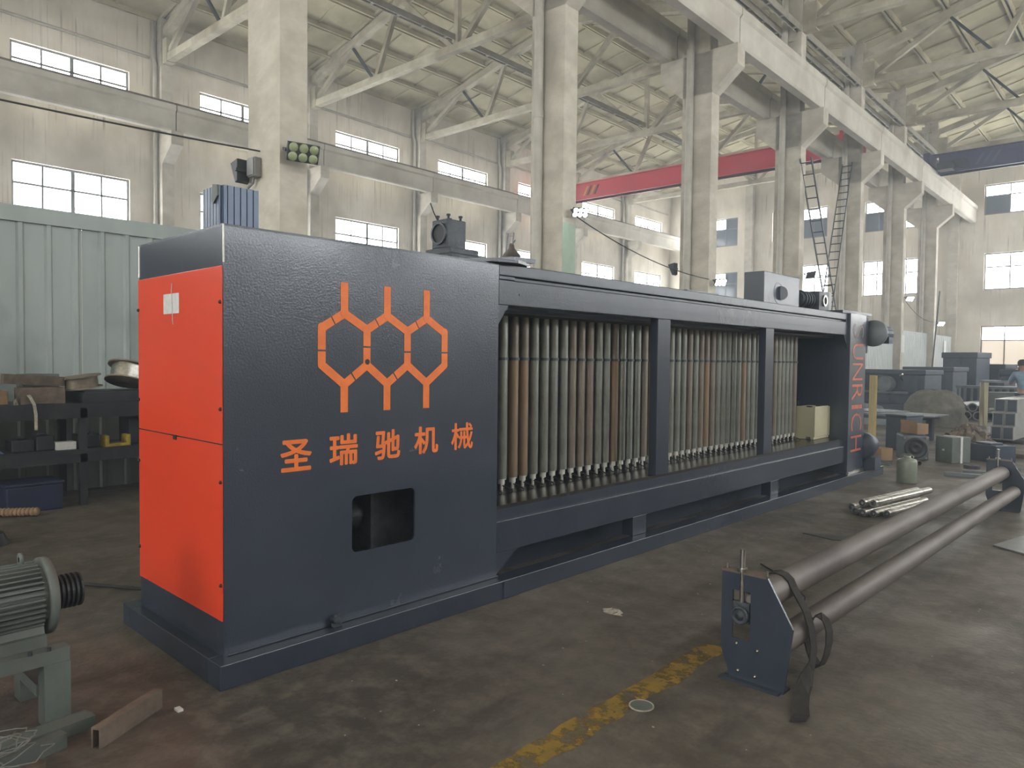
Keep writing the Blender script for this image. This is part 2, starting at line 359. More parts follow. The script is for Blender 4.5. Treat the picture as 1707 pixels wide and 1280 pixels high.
# ground outside the pane-filled back doorway
struct(MB().box(-40, 25, YB-40, YB-.3, -.2, -.01).build('ground_outside', 'column'))

# roof: ribbed concrete panels, 1.5 m by 6 m
def roof_z(d): # underside of panels against the distance from the eave
    pts = [(0, 13.45), (3.0, 13.98), (6.0, 14.72), (9.025, 15.25)]
    for (a, za), (b_, zb) in zip(pts, pts[1:]):
        if d <= b_: return za+(zb-za)*(d-a)/(b_-a)
    return pts[-1][1]
pm_ = MB().box(-.735, .735, 0, 5.98, .16, .21)
for sx in (-1, 1): pm_.prism([(sx*.735, 0, .18), (sx*.735, 0, 0), (sx*.675, 0, 0), (sx*.63, 0, .18)], (0, 5.98, 0))
for k in range(5):
    y = .03+k*1.46; pm_.box(-.67, .67, y, y+.07, .06 if k in (0, 4) else .1, .17)
PME = pm_.mesh('roof_panel', 'roof')
ceil = sroot('ceiling')
for (xa, xb) in ((XW, XC), (XC, XR)):
    for side in (0, 1):
        for i in range(6):
            d0, d1 = 1.504*i, 1.504*(i+1); z0, z1 = roof_z(d0), roof_z(d1); sl = math.atan2(z1-z0, d1-d0)
            dm = (d0+d1)/2; x = xa+dm if side == 0 else xb-dm
            for g in GY[:-1]: inst('roof_panel', PME, ceil, (x, g+.01, (z0+z1)/2), (0, -sl if side == 0 else sl, 0))
# outer roof skin keeps the sky out of the joints
sk = MB()
for (xa, xb) in ((XW-.3, XC), (XC, XR+.3)):
    xm = (xa+xb)/2
    prof = [(xa, 13.72), (xa+3.1, 14.25), (xa+6.1, 14.98), (xm, 15.52), (xb-6.1, 14.98), (xb-3.1, 14.25), (xb, 13.72)]
    for (p, q) in zip(prof, prof[1:]): sk.prism([(p[0], YB-.3, p[1]), (q[0], YB-.3, q[1]), (q[0], YB-.3, q[1]+.08), (p[0], YB-.3, p[1]+.08)], (0, YE-YB+.6, 0))
struct(sk.build('roof_skin', 'roof'))

ORD = ['last', 'first', 'second', 'third', 'fourth', 'fifth', 'sixth', 'seventh', 'eighth', 'ninth', 'tenth', 'eleventh']
def nth(k): return ORD[7-k]      # counted from the far end wall
# columns of the middle line
def column_meshes():
    sh = MB().box(-.408, .408, -.205, .205, 0, 9.4)
    shaft = sh.mesh('shaft', 'column')
    c = MB().prism([(-1.07, -.205, 9.42), (1.07, -.205, 9.42), (1.07, -.205, 8.92), (.41, -.205, 8.36), (-.41, -.205, 8.36), (-1.07, -.205, 8.92)], (0, .41, 0)).mesh('corbel', 'column')
    u = MB().box(-.26, .34, -.2, .2, 9.42, 13.55).mesh('upper_shaft', 'column')
    p = MB().cyl((-.15, -.30, .15), (-.15, -.30, 13.3), .095, 14)
    for z in (3.2, 6.3, 9.5, 12.4): p.cyl((-.15, -.30, z), (-.15, -.30, z+.12), .105, 14)
    p = p.mesh('drain_pipe', 'pipe_white')
    h = MB().box(-.33, .05, -.40, -.20, 13.05, 13.35).mesh('rain_head', 'pipe_white')
    return shaft, c, u, p, h
CM = column_meshes()
CLAB = {0: 'whitewashed concrete column with unlit floodlight and small junction box behind orange-ended machine', 1: 'concrete column with pale green painted lower face and lit floodlight', 2: 'concrete column with small lit floodlight behind the long tube rack',
        3: 'concrete column with crossed ladder leaning on its right side', 4: 'concrete column against which the tall ladder leans'}
for k in range(-1, 7):
    lab = CLAB.get(k, 'plain concrete corbelled column, %s from the far end wall' % nth(k))
    r = thing('concrete_column', lab, 'column', (XC, 5.35+6*k, 0), 0, 'middle row of concrete columns')
    for nm, me in zip(('shaft', 'corbel', 'upper_shaft', 'drain_pipe', 'rain_head'), CM):
        if k != 0 or nm not in ('drain_pipe', 'rain_head'): inst(nm, me, r)
    if k == 1: MB().box(.4081, .4105, -.205, .205, .05, 4.25).build('painted_band', 'green_paint', r)
# wall columns of the left wall with one corbel
wc = MB().box(0, .5, -.21, .21, 0, 9.4); WC1 = wc.mesh('shaft', 'column')
WC2 = MB().prism([(0, -.21, 9.42), (1.25, -.21, 9.42), (1.25, -.21, 8.95), (.5, -.21, 8.4), (0, -.21, 8.4)], (0, .42, 0)).mesh('corbel', 'column')
WC3 = MB().box(0, .42, -.2, .2, 9.42, 13.5).mesh('upper_shaft', 'column')
wp = MB().pipe([(.1, -.36, 13.4), (.1, -.36, 12.2), (.12, -.32, 12.05), (.2, -.32, 11.85), (.2, -.32, 0.1)], .075, 10); WC4 = wp.mesh('drain_pipe', 'pipe_white')
for k in range(-1, 7):
    r = thing('wall_column', 'concrete column against the windowed side wall, %s from the far end wall' % nth(k), 'column', (XW, 5.35+6*k, 0), 0, 'wall columns along the windowed side wall')
    for nm, me in zip(('shaft', 'corbel', 'upper_shaft', 'drain_pipe'), (WC1, WC2, WC3, WC4)): inst(nm, me, r)
# conduit along the wall, one length for each bay
CP = MB().cyl((0, .35, 12.2), (0, 5.55, 12.12), .05, 10).mesh('wall_pipe', 'pipe_white')
for k in range(-1, 7): tag(inst('wall_pipe', CP, None, (XW+.06, 5.35+6*k, 0)), 'thin white pipe above the side wall strip windows, %s from the end wall' % nth(k), 'pipe', 'pipes above the strip windows')
# pilasters on the end wall
for i, x in enumerate((-21.1, -15.1, -9.13, -3.1, 2.9)):
    struct(MB().box(x-.25, x+.25, YE-.32, YE, 0, 13.6).build('pilaster', 'column'))

# crane girders (6 m lengths on the corbels)
gm = MB().prism([(-.22, 0, .9), (.22, 0, .9), (.22, 0, .72), (.16, 0, .66), (.16, 0, .06), (.12, 0, 0), (-.12, 0, 0), (-.16, 0, .06), (-.16, 0, .66), (-.22, 0, .72)], (0, 5.96, 0)).mesh('girder_body', 'girder')
gr = MB().box(-.06, .06, 0, 5.98, .9, 1.02)
for k in range(10): gr.box(-.14, .14, .3+k*.6, .36+k*.6, .9, .93)
gr = gr.mesh('rail', 'rust')
for k in range(-1, 7):
    for x, lab, gp in ((XC+.86, 'crane girder on the column corbels, dark blue crane side', 'girders beside the blue crane'), (XC-.86, 'crane girder on the column corbels, red crane side', 'girders beside the red crane'), (XW+1.0, 'concrete crane girder along the windowed side wall', 'girders along the windowed wall')):
        r = thing('crane_girder', lab + ', %s from the end wall' % nth(k), 'girder', (x, 5.35+6*k+.02, 9.42), 0, gp); inst('girder_body', gm, r); inst('rail', gr, r)

# roof trusses
def truss_parts():
    L_ = 18.05
    top = [(.12, 12.62), (.35, 13.05), (3.1, 13.78), (6.0, 14.5), (9.025, 15.02)]
    mir = lambda p: (L_-p[0], p[1])
    full = top + [mir(p) for p in reversed(top[:-1])]
    b = MB(); V = lambda p: (p[0], 0, p[1])
    for p, q in zip(full, full[1:]): b.beam(V(p), V(q), .26, .28, (0, 1, 0) if abs(p[0]-q[0]) < .3 else (0, 0, 1))
    out = [('top_chord', b.mesh('top_chord', 'truss')), ('bottom_chord', MB().box(.1, L_-.1, -.13, .13, 11.95, 12.2).mesh('bottom_chord', 'truss'))]
    for x in (.05, L_-.75): out.append(('end_block', MB().box(x, x+.7, -.15, .15, 11.9, 12.75).mesh('end_block', 'truss')))
    for s_ in (lambda p: p, mir):
        for p, q in (((.7, 12.3), (3.1, 13.68)), ((4.6, 12.1), (5.75, 14.35)), ((6.3, 14.4), (8.85, 12.1))):
            out.append(('web_member', MB().beam(V(s_(p)), V(s_(q)), .16, .17).mesh('web_member', 'truss')))
        out.append(('tie_rod', MB().beam(V(s_((3.15, 13.65))), V(s_((4.45, 12.15))), .09, .09).mesh('tie_rod', 'steel_dark')))
    out.append(('king_post', MB().box(9.025-.09, 9.025+.09, -.09, .09, 12.1, 15.0).mesh('king_post', 'truss')))
    return out
TP = truss_parts()
for k in range(-1, 7):
    for x, lab, gp in ((XW, 'grey concrete roof truss over the red crane bay', 'trusses over the red crane bay'), (XC, 'grey concrete roof truss over the dark blue crane bay', 'trusses over the blue crane bay')):
        r = thing('roof_truss', lab + ', %s from the end wall' % nth(k), 'truss', (x, 5.35+6*k, 0), 0, gp)
        for nm, me in TP: inst(nm, me, r)
# longitudinal steel ties between the trusses
tm = MB().box(-.09, -.06, .2, 5.8, -.1, .1).box(.06, .09, .2, 5.8, -.1, .1)
for k in range(6): tm.box(-.07, .07, .4+k, .5+k, -.09, -.07)
TME = tm.mesh('tie_beam', 'steel_tie')
for k in range(-1, 6):
    for x, z, lab, gp in ((XW+9.025, 12.35, 'steel tie between truss centres over the red crane bay', 'ties over the red crane bay'), (XC+9.025, 12.35, 'steel tie between truss centres over the blue crane bay', 'ties over the blue crane bay'),
                     (XC+.25, 12.0, 'steel tie between column heads on the blue crane side', 'ties between column heads, blue side'), (XC-.32, 12.0, 'steel tie between column heads on the red crane side', 'ties between column heads, red side')):
        tag(inst('tie_beam', TME, None, (x, 5.35+6*k, z)), lab + ', %s from the end wall' % nth(k), 'tie beam', gp)

# overhead cranes
def crane(name, lab, y, xa, xb, m, h=.90, g=10.2):
    r = thing(name, lab, 'crane', ((xa+xb)/2, y, g)); o_ = ((xa+xb)/2, y, g)
    MB().box(xa+.36, xb-.36, y-.22, y+.22, g, g+h).box(xa+.36, xb-.36, y-.3, y+.3, g, g+.04).box(xa, xb, y-.3, y+.3, g+h-.04, g+h).build('main_girder', m, r, o_)
    for x in (xa+.1, xb-.1):
        MB().box(x-.13, x+.13, y-1.3, y+1.3, 10.52, 10.95).build('end_carriage', m, r, o_)
        for yy in (y-1.0, y+1.0): MB().cyl((x-.05, yy, 10.575), (x+.05, yy, 10.575), .13, 16).build('wheel', 'steel_dark', r, o_)
    return r, o_
rc, ro = crane('overhead_crane', 'red overhead crane spanning the bay along the windowed side wall', 32.2, XW+.9, XC-.76, 'red_crane')
for i, x in enumerate((-22.75, -22.52, -22.29, -22.06)):
    MB().prism([(x-.9, 31.975, 10.42), (x-.78, 31.975, 10.42), (x-.53, 31.975, 10.9), (x-.65, 31.975, 10.9)], (0, -.006, 0)).build('stripe', 'yellow' if i % 2 == 0 else 'black', rc, ro)
bc, bo = crane('overhead_crane', 'dark blue overhead crane high up by the far end wall', 38.0, XC+.76, XR-.3, 'blue_crane')
MB().box(-7.95, -6.9, 37.5, 37.70, 10.3, 10.7).box(-7.9, -7.3, 36.9, 37.5, 10.2, 10.5).build('drive_unit', 'steel_dark', bc, bo)
for i, x in enumerate((-6.6, -6.3, -6.0)):
    MB().prism([(x, 37.775, 10.4), (x+.12, 37.775, 10.4), (x+.4, 37.775, 10.9), (x+.28, 37.775, 10.9)], (0, -.006, 0)).build('stripe', 'motor_blue', bc, bo)

# corrugated sheet partitions on the column line
def sheet_mesh(wd, h, n=3, m='sheet'):
    b = MB(); pr = []; p = wd/n
    for i in range(n): pr += [(i*p, 0), (i*p+p*.62, 0), (i*p+p*.7, .025), (i*p+p*.84, .025), (i*p+p*.92, 0)]
    pr.append((wd, 0)); vs = []
    for y, x in pr: vs += [(x, y, 0), (x, y, h), (x-.003, y, 0), (x-.003, y, h)]
    fs = []
    for i in range(len(pr)-1): a = i*4; fs += [(a, a+4, a+5, a+1), (a+2, a+3, a+7, a+6)]
    return b.add(vs, fs).mesh('corrugated_sheet', m)
SH = sheet_mesh(.84, 3.1); SH2 = sheet_mesh(.6, 3.1, 3, 'sheet_white')
pw = sroot('wall_partition')
y = -9.6
while y < 5.0: inst('corrugated_sheet', SH, pw, (XC-.47+random.uniform(-.004, .004), y, 0)); y += .845
MB().box(XC-.5, XC-.43, -9.6, 5.15, 3.08, 3.26).build('top_flashing', 'sheet', pw)
pw2 = sroot('wall_partition_far'); y = 29.7
while y < 46.5:
    h = 0 if not (34.3 < y < 35.2) else .3
    inst('corrugated_sheet', SH2, pw2, (XC+.1, y, .02-h)); y += .605
MB().box(XC+.02, XC+.06, 29.7, 46.5, 3.0, 3.1).build('top_flashing', 'sheet_white', pw2)

# worn yellow line painted on the floor
yl = MB(); rnd = random.Random(3); pts = []
for i in range(46):
    y = -1.5+i*.118; pts.append((-1.935+rnd.uniform(-.012, .012)+.012*(y-2), -1.79+rnd.uniform(-.014, .014)+.012*(y-2), y))
vs = []
for a, b_, y in pts: vs += [(a, y, .002), (b_, y, .002)]
yl.add(vs, [(2*i, 2*i+1, 2*i+3, 2*i+2) for i in range(len(pts)-1)])
struct(yl.build('floor_line', 'floor_yellow'))

# ------------------------------------------------------------------ the long tube machine (its own frame, turned 1.75 degrees against the hall)
MA = math.radians(-1.751); cM, sM = math.cos(MA), math.sin(MA)
def mf(x, y, z=0.0): return (cM*x-sM*y, sM*x+cM*y, z)
OX, OY = -3.96, 6.4; MO = (OX, OY, 0)
mac = thing('tube_machine', 'long dark grey tube winding machine with orange end panels and hexagon logo', 'machine', mf(OX, OY), MA)
def mp(b, name, m, parent=None, bevel=0): return b.build(name, m, parent or mac, MO, bevel)
xs, xk, y0, yc, zt, zb = -3.464, -4.55, 1.605, 3.50, 2.243, .122
# base
bf = MB().box(-3.50, -3.367, 1.541, 11.35, 0, zb).box(-4.66, -4.53, 1.541, 11.35, 0, zb).box(-4.53, -3.50, 1.541, 1.67, 0, zb).box(-4.53, -3.50, 11.22, 11.35, 0, zb).box(-4.53, -3.5, 3.45, 3.6, 0, zb-.01)
mp(bf, 'base_frame', 'paint2', bevel=.004)
mp(MB().box(-3.372, -3.355, 3.47, 3.62, .005, .118), 'splice_plate', 'paint2')
mp(MB().box(-4.0, -3.86, 3.6, 11.22, 0, .15), 'inner_rail', 'paint2')
# cabinet: side sheet with a rounded opening, other sheets around it
hy0, hy1, hz0, hz1 = 2.345, 2.795, .50, .82
sp = MB().box(xs-.012, xs, y0, hy0, zb, zt).box(xs-.012, xs, hy1, yc, zb, zt).box(xs-.012, xs, hy0, hy1, zb, hz0).box(xs-.012, xs, hy0, hy1, hz1, zt)
for yy, zz, sy, sz in ((hy0, hz0, 1, 1), (hy1, hz0, -1, 1), (hy0, hz1, 1, -1), (hy1, hz1, -1, -1)):
    arc = [(xs, yy, zz)] + [(xs, yy+sy*(.035-.035*math.sin(a)), zz+sz*(.035-.035*math.cos(a))) for a in [PI/2*i/5 for i in range(6)]]
    sp.prism(arc, (-.012, 0, 0))
mp(sp, 'side_panel', 'paint')
mp(MB().box(xk, xk+.012, y0, yc, zb, zt), 'back_panel', 'paint')
mp(MB().box(xk, xs, y0, yc, zt-.012, zt), 'top_panel', 'paint')
mp(MB().box(xk+.012, xs-.012, y0, y0+.012, zb, zt-.012), 'end_panel', 'paint2')
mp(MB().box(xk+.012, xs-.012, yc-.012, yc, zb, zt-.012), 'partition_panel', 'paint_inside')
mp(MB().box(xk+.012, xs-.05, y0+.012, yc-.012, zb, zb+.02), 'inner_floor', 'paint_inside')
sh = MB().cyl((-3.85, 1.75, .62), (-3.85, 2.62, .62), .045, 18).cyl((-3.85, 2.55, .62), (-3.85, 2.72, .62), .085, 18)
mp(sh, 'drive_shaft', 'castiron')
mp(MB().box(-4.0, -3.7, 2.64, 3.0, .14, .78), 'bearing_bracket', 'castiron', bevel=.02)
mp(MB().cyl((-4.1, 1.8, .9), (-4.1, 3.3, .9), .12, 16), 'drive_drum', 'castiron')
# orange end doors
dU = mp(MB().box(xk, xs-.002, y0-.007, y0-.001, 1.173, 2.04), 'upper_door', 'orange', bevel=.002)
dL = mp(MB().box(xk, xs-.002, y0-.007, y0-.001, .297, 1.167), 'lower_door', 'orange', bevel=.002)
for d, zz in ((dU, (1.864, 1.343)), (dL, (.985, .476))):
    for z in zz:
        for x in (xs-.012, xk+.01): mp(MB().lathe([(.0095, 0), (.0095, .006), (.006, .010), (0, .011)], (x, y0-.007, z), (0, -1, 0), 10), 'bolt', 'black', d)
mp(MB().box(-4.045, -4.005, y0-.012, y0-.006, 1.150, 1.176), 'latch', 'black', dL)
mp(MB().box(-4.172, -3.965, y0-.0085, y0-.007, 1.828, 1.936), 'sticker', 'paper', dU)
scr = MB().pipe([(-4.055, y0-.0088, 1.99), (-4.06, y0-.0095, 1.95), (-4.05, y0-.0095, 1.86), (-4.047, y0-.0095, 1.79), (-4.04, y0-.0088, 1.77)], .0022, 5)
mp(scr, 'scratch', 'paper', dU)
# welded corner bead
mp(MB().pipe([(xs, y0+.002, 2.24-.06*i+random.uniform(-.004, .004)) for i in range(4)], .004, 6), 'weld_bead', 'chrome')
mp(MB().pipe([(xk+.004, y0, 2.235-.03*i) for i in range(7)], .006, 6), 'weld_bead', 'chrome')
mp(MB().pipe([(xs+.001, y0+.02+i*.27, zb+.004) for i in range(8)], .005, 6), 'weld_bead', 'paint2')
mp(MB().cyl((xs, 2.223, .16), (xs+.05, 2.223, .16), .02, 12).cyl((xs+.035, 2.223, .125), (xs+.035, 2.223, .19), .014, 10).box(xs+.02, xs+.05, 2.20, 2.25, .125, .145), 'drain_valve', 'castiron')
mp(MB().cyl((xs, 2.443, 1.578), (xs+.0035, 2.443, 1.578), .016, 18), 'peep_hole', 'black')
# hexagon logo, sprayed through a stencil
logo = MB()
def lbar(a, b_, wd=.048, z=0.0012, cut=None):
    segs = [(0, 1)] if cut is None else [(0, cut-.022), (cut+.022, 1)]
    a, b_ = Vector((xs+z, a[0], a[1])), Vector((xs+z, b_[0], b_[1]))
    for s0, s1 in segs:
        p, q = a.lerp(b_, s0), a.lerp(b_, s1); d = (q-p).normalized(); n = Vector((0, -d.z, d.y))*wd/2
        logo.prism([p-n, p+n, q+n, q-n], (.0008, 0, 0))
VX = (2.148, 2.440, 2.730, 3.022); AP = (2.290, 2.581, 2.876)
for i, v in enumerate(VX): lbar((v, 1.765), (v, 1.56), cut=.62 if i != 1 else .5)
for i, a in enumerate(AP):
    lbar((a, 2.015), (a, 1.845)); lbar((a, 1.455), (a, 1.298), z=.0013)
    lbar((VX[i], 1.765-.005), (a, 1.845), z=.0014, cut=.5); lbar((a, 1.845), (VX[i+1], 1.76), z=.0016)
    lbar((VX[i], 1.56), (a, 1.452), z=.0015, cut=None); lbar((a, 1.452), (VX[i+1], 1.56), z=.0017, cut=.4 if i < 2 else None)
for v in VX:
    for z in (1.765, 1.56): logo.prism([(xs+.0019, v+.0245*math.cos(a*PI/6), z+.0245*math.sin(a*PI/6)) for a in range(12)], (.0008, 0, 0))
for a_ in AP:
    for z in (1.845, 1.452): logo.prism([(xs+.0021, a_+.0245*math.cos(a*PI/6), z+.0245*math.sin(a*PI/6)) for a in range(12)], (.0008, 0, 0))
o = mp(logo, 'hexagon_logo', 'print'); o['kind'] = 'stuff'
# lettering
def glyph(ch, name, m, parent, place, bold=0.0, off=MO):
    cu = bpy.data.curves.new('glyph', 'FONT'); cu.body = ch; cu.size = 1.0; cu.resolution_u = 3; cu.offset = min(bold, 0.0)
    t = bpy.data.objects.new('glyph', cu); COL.objects.link(t); bpy.context.view_layer.update()
    me = bpy.data.meshes.new_from_object(t.evaluated_get(bpy.context.evaluated_depsgraph_get())); bpy.data.objects.remove(t)
    if not len(me.vertices): return None
    sh = [(0, 0)] if bold <= 0 else [(0, 0), (bold, 0), (-bold, 0), (0, bold), (0, -bold), (.7*bold, .7*bold), (-.7*bold, .7*bold), (.7*bold, -.7*bold), (-.7*bold, -.7*bold)]
    vs, fs, n = [], [], len(me.vertices)
    for k, (dx, dy) in enumerate(sh):
        vs += [(v.co.x+dx, v.co.y+dy, k) for v in me.vertices]; fs += [tuple(i+k*n for i in p.vertices) for p in me.polygons]
    x0, x1 = min(v[0] for v in vs), max(v[0] for v in vs); y0_, y1_ = min(v[1] for v in vs), max(v[1] for v in vs)
    b = MB(); b.add([Vector(place((v[0]-x0)/(x1-x0), (v[1]-y0_)/(y1_-y0_))) + Vector((v[2]*.00006, 0, 0)) for v in vs], fs)
    return b.build(name, m, parent, off)
for ch, a, b_, z0_, z1_ in (('圣', 1.905, 2.089, 1.0, 1.168), ('瑞', 2.197, 2.381, 1.004, 1.180), ('驰', 2.497, 2.680, 1.010, 1.184), ('机', 2.785, 2.975, 1.018, 1.187), ('械', 3.083, 3.272, 1.020, 1.192)):
    glyph(ch, 'painted_character', 'print', mac, lambda u, q, a=a, b_=b_, z0_=z0_, z1_=z1_: (xs+.0016, a+(b_-a)*u, z0_+(z1_-z0_)*q), .024 if ch != '械' else .016)
# upper side beams, rack roof
for X0, X1 in ((xs-.16, xs), (xk, xk+.14)):
    mp(MB().box(X0, X1, yc, 10.05, 1.967, 2.138).box(X0, X1, yc, 3.66, 2.138, 2.166).box(X0, X1, 9.98, 10.05, 2.138, 2.166).box(X0, X1-.03 if X1 == xs else X1, 3.66, 9.98, 2.138, 2.166).box(X0, X1, yc, 10.05, 2.166, 2.247), 'upper_beam', 'paint2', bevel=.006)
    mp(MB().box(X0+.02, X1+.004 if X1 == xs else X1, 3.7, 9.95, 2.04, 2.052), 'beam_rib', 'paint2')
for yy in (3.9, 5.1, 6.3, 7.5, 8.7, 9.9): mp(MB().box(xk+.14, xs-.16, yy, yy+.1, 2.02, 2.2), 'roof_cross_member', 'paint2')
mp(MB().box(xk+.14, xs-.16, yc, 10.05, 1.93, 1.95), 'tube_top_plate', 'paint_inside')
mp(MB().prism([(xs-.004, yc, 1.967), (xs-.004, 3.60, 1.967), (xs-.004, yc, 1.83)], (-.012, 0, 0)), 'gusset', 'paint2')
mp(MB().prism([(xs-.004, 10.05, 1.967), (xs-.004, 9.93, 1.967), (xs-.004, 10.05, 1.80)], (-.012, 0, 0)), 'gusset', 'paint2')
# deck and lower beams
mp(MB().box(xk, -3.486, yc, 10.05, .575, .60), 'deck_plate', 'deck')
mp(MB().box(-3.56, -3.484, yc, 10.05, .495, .575), 'deck_edge', 'paint2')
mp(MB().box(-3.62, -3.462, yc, 10.05, .285, .497).box(xk, xk+.16, yc, 10.05, .285, .57), 'lower_beam', 'paint2', bevel=.004)
mp(MB().prism([(-3.47, yc, .285), (-3.47, 3.72, .285), (-3.47, yc, .13)], (-.012, 0, 0)), 'gusset', 'paint2')
for yy in (5.14, 7.81):
    mp(MB().box(-3.58, -3.47, yy, yy+.2, zb, .285), 'foot_post', 'paint2', bevel=.004)
    mp(MB().box(xk, xk+.12, yy, yy+.2, zb, .285), 'foot_post', 'paint2')
    mp(MB().box(-4.0, -3.86, yy+.25, yy+.45, .15, .285), 'inner_foot', 'paint_inside')
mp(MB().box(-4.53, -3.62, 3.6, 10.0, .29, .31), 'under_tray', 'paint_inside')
for yy in (5.47, 7.60):
    ps = MB().box(-3.545, -3.475, yy, yy+.012, .60, 1.967).box(-3.545, -3.475, yy+.19, yy+.202, .60, 1.967).box(-3.478, -3.466, yy, yy+.202, .60, 1.967)
    mp(ps, 'side_post', 'paint2', bevel=.003)
# back of the rack
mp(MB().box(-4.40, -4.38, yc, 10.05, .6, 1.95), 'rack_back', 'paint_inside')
for z in (1.02, 1.42): mp(MB().box(-4.38, -4.34, 9.4, 10.05, z, z+.25), 'rack_back_panel', 'paint2')
# upright tubes in two rows
TM = []
for m_ in ('tube_a', 'tube_b', 'tube_c'):
    TM.append((MB().cyl((0, 0, .69), (0, 0, 1.6), .040, 14).mesh('tube', m_), MB().cyl((0, 0, 1.612), (0, 0, 1.93), .040, 14).mesh('tube_head', m_)))
cl = MB().cyl((0, 0, 1.594), (0, 0, 1.616), .047, 14).mesh('collar', 'castiron')
en = MB().cyl((0, 0, .648), (0, 0, .69), .026, 10).cyl((0, 0, .60), (0, 0, .65), .011, 8).mesh('pin', 'nut')
hk = MB().pipe([(.0, 0, .635), (.05, .01, .628), (.10, .025, .605)], .005, 5).mesh('hook_wire', 'steel_dark')
rnd = random.Random(5)
for row, (xr_, dy, nt_) in enumerate(((-3.90, 0, 49), (-4.03, .06, 49))):
    for i in range(nt_):
        yy = 3.60+.12*i+dy if row else 3.63+.12*i
        if yy > 9.42: continue
        r_ = rnd.random(); ti = 0 if r_ < .55 else (1 if r_ < .88 else 2)
        loc = (xr_-OX+rnd.uniform(-.004, .004), yy-OY, 0)
        t = inst('winding_tube', TM[ti][0], mac, loc); inst('tube_head', TM[0][1] if ti == 0 else TM[1][1], t); inst('collar', cl, t); inst('pin', en, t)
        if row == 0: inst('hook_wire', hk, t)
# far end frame with the vertical lettering
mp(MB().box(-4.5, -3.43, 10.05, 10.66, zb, 2.26), 'end_column', 'paint', bevel=.006)
mp(MB().box(-3.44, -3.415, 10.05, 10.66, zb, zb+.012).pipe([(-3.425, 10.06+.06*i, zb+.01+random.uniform(0, .02)) for i in range(11)], .012, 6), 'weld_bead', 'chrome')
for ch, z1_, z0_ in (('S', 2.12, 1.93), ('U', 1.86, 1.65), ('N', 1.60, 1.37), ('R', 1.315, 1.10), ('I', 1.04, .985), ('C', .925, .69), ('H', .625, .41)):
    glyph(ch, 'painted_letter', 'print_red' if ch != 'S' else 'print_faint', mac, lambda u, q, z1_=z1_, z0_=z0_: (-3.4285, 10.16+.40*q, z1_+(z0_-z1_)*u), -.010 if ch != 'I' else 0)
mp(MB().prism([(-4.2, 9.95, 2.262), (-3.5, 9.95, 2.262), (-3.47, 10.3, 2.262), (-3.47, 11.0, 2.262), (-4.2, 11.0, 2.262)], (0, 0, .035)), 'top_plate', 'paint2')
mp(MB().cyl((-3.75, 10.95, 2.30), (-3.75, 11.3, 2.30), .02, 10, .008), 'plate_pin', 'steel_dark')
# drives at the far end
fm = mp(MB().box(-4.15, -3.48, 10.66, 10.90, 1.74, 2.24).prism([(-4.15, 10.66, 1.74), (-4.15, 10.66, 1.45), (-4.15, 10.9, 1.74)], (.65, 0, 0)), 'motor_bracket', 'mach', bevel=.01)
mp(MB().lathe([(0, 0), (.17, 0), (.185, .02), (.185, .06), (.13, .09), (.12, .1)], (-3.42, 10.90, 2.02), (0, 1, 0), 24), 'gear_flange', 'mach_light')
mo = MB().cyl((-3.42, 10.95, 2.02), (-3.42, 11.42, 2.02), .125, 20)
for k in range(14):
    a = 2*PI*k/14; mo.box(-3.42+math.cos(a)*.13-.006, -3.42+math.cos(a)*.13+.006, 11.02, 11.38, 2.02+math.sin(a)*.13-.006, 2.02+math.sin(a)*.13+.006)
mo.box(-3.34, -3.26, 11.08, 11.28, 1.88, 1.97)
mp(mo, 'gear_motor', 'mach')
lm_ = MB().lathe([(0, 0), (.16, 0), (.19, .04), (.19, .14), (.14, .2), (.14, .36), (.10, .4), (0, .4)], (-3.48, 10.68, .45), (0, 1, 0), 22).box(-3.68, -3.30, 10.75, 11.0, .123, .3)
mp(lm_, 'lower_gear_motor', 'mach')
# drives on the roof
mp(MB().box(-4.05, -3.80, 8.25, 9.27, 2.25, 2.67), 'bearing_plate', 'paint2', bevel=.008)
mp(MB().cyl((-3.80, 8.65, 2.44), (-3.797, 8.65, 2.44), .13, 28, inner=.118), 'bearing_ring', 'paint2')
mp(MB().cyl((-3.80, 8.72, 2.44), (-3.796, 8.70, 2.44), .085, 24), 'bearing_cap', 'paint2')
gm_ = MB().box(-4.0, -3.72, 9.72, 10.06, 2.26, 2.54).cyl((-3.86, 9.34, 2.42), (-3.86, 9.72, 2.42), .09, 18)
for k in range(4): gm_.cyl((-3.86, 9.40+.08*k, 2.42), (-3.86, 9.425+.08*k, 2.42), .115, 18)
mp(gm_, 'roof_gear_motor', 'castiron')
mp(MB().cyl((-3.72, 9.89, 2.42), (-3.70, 9.89, 2.42), .075, 20, inner=.05), 'gear_cover_ring', 'chrome')
mp(MB().box(-3.98, -3.66, 9.68, 10.2, 2.247, 2.262), 'motor_base', 'paint2')
mp(MB().box(-3.95, -3.75, 10.1, 10.24, 2.262, 2.56), 'connection_box', 'tube_grey', bevel=.01)
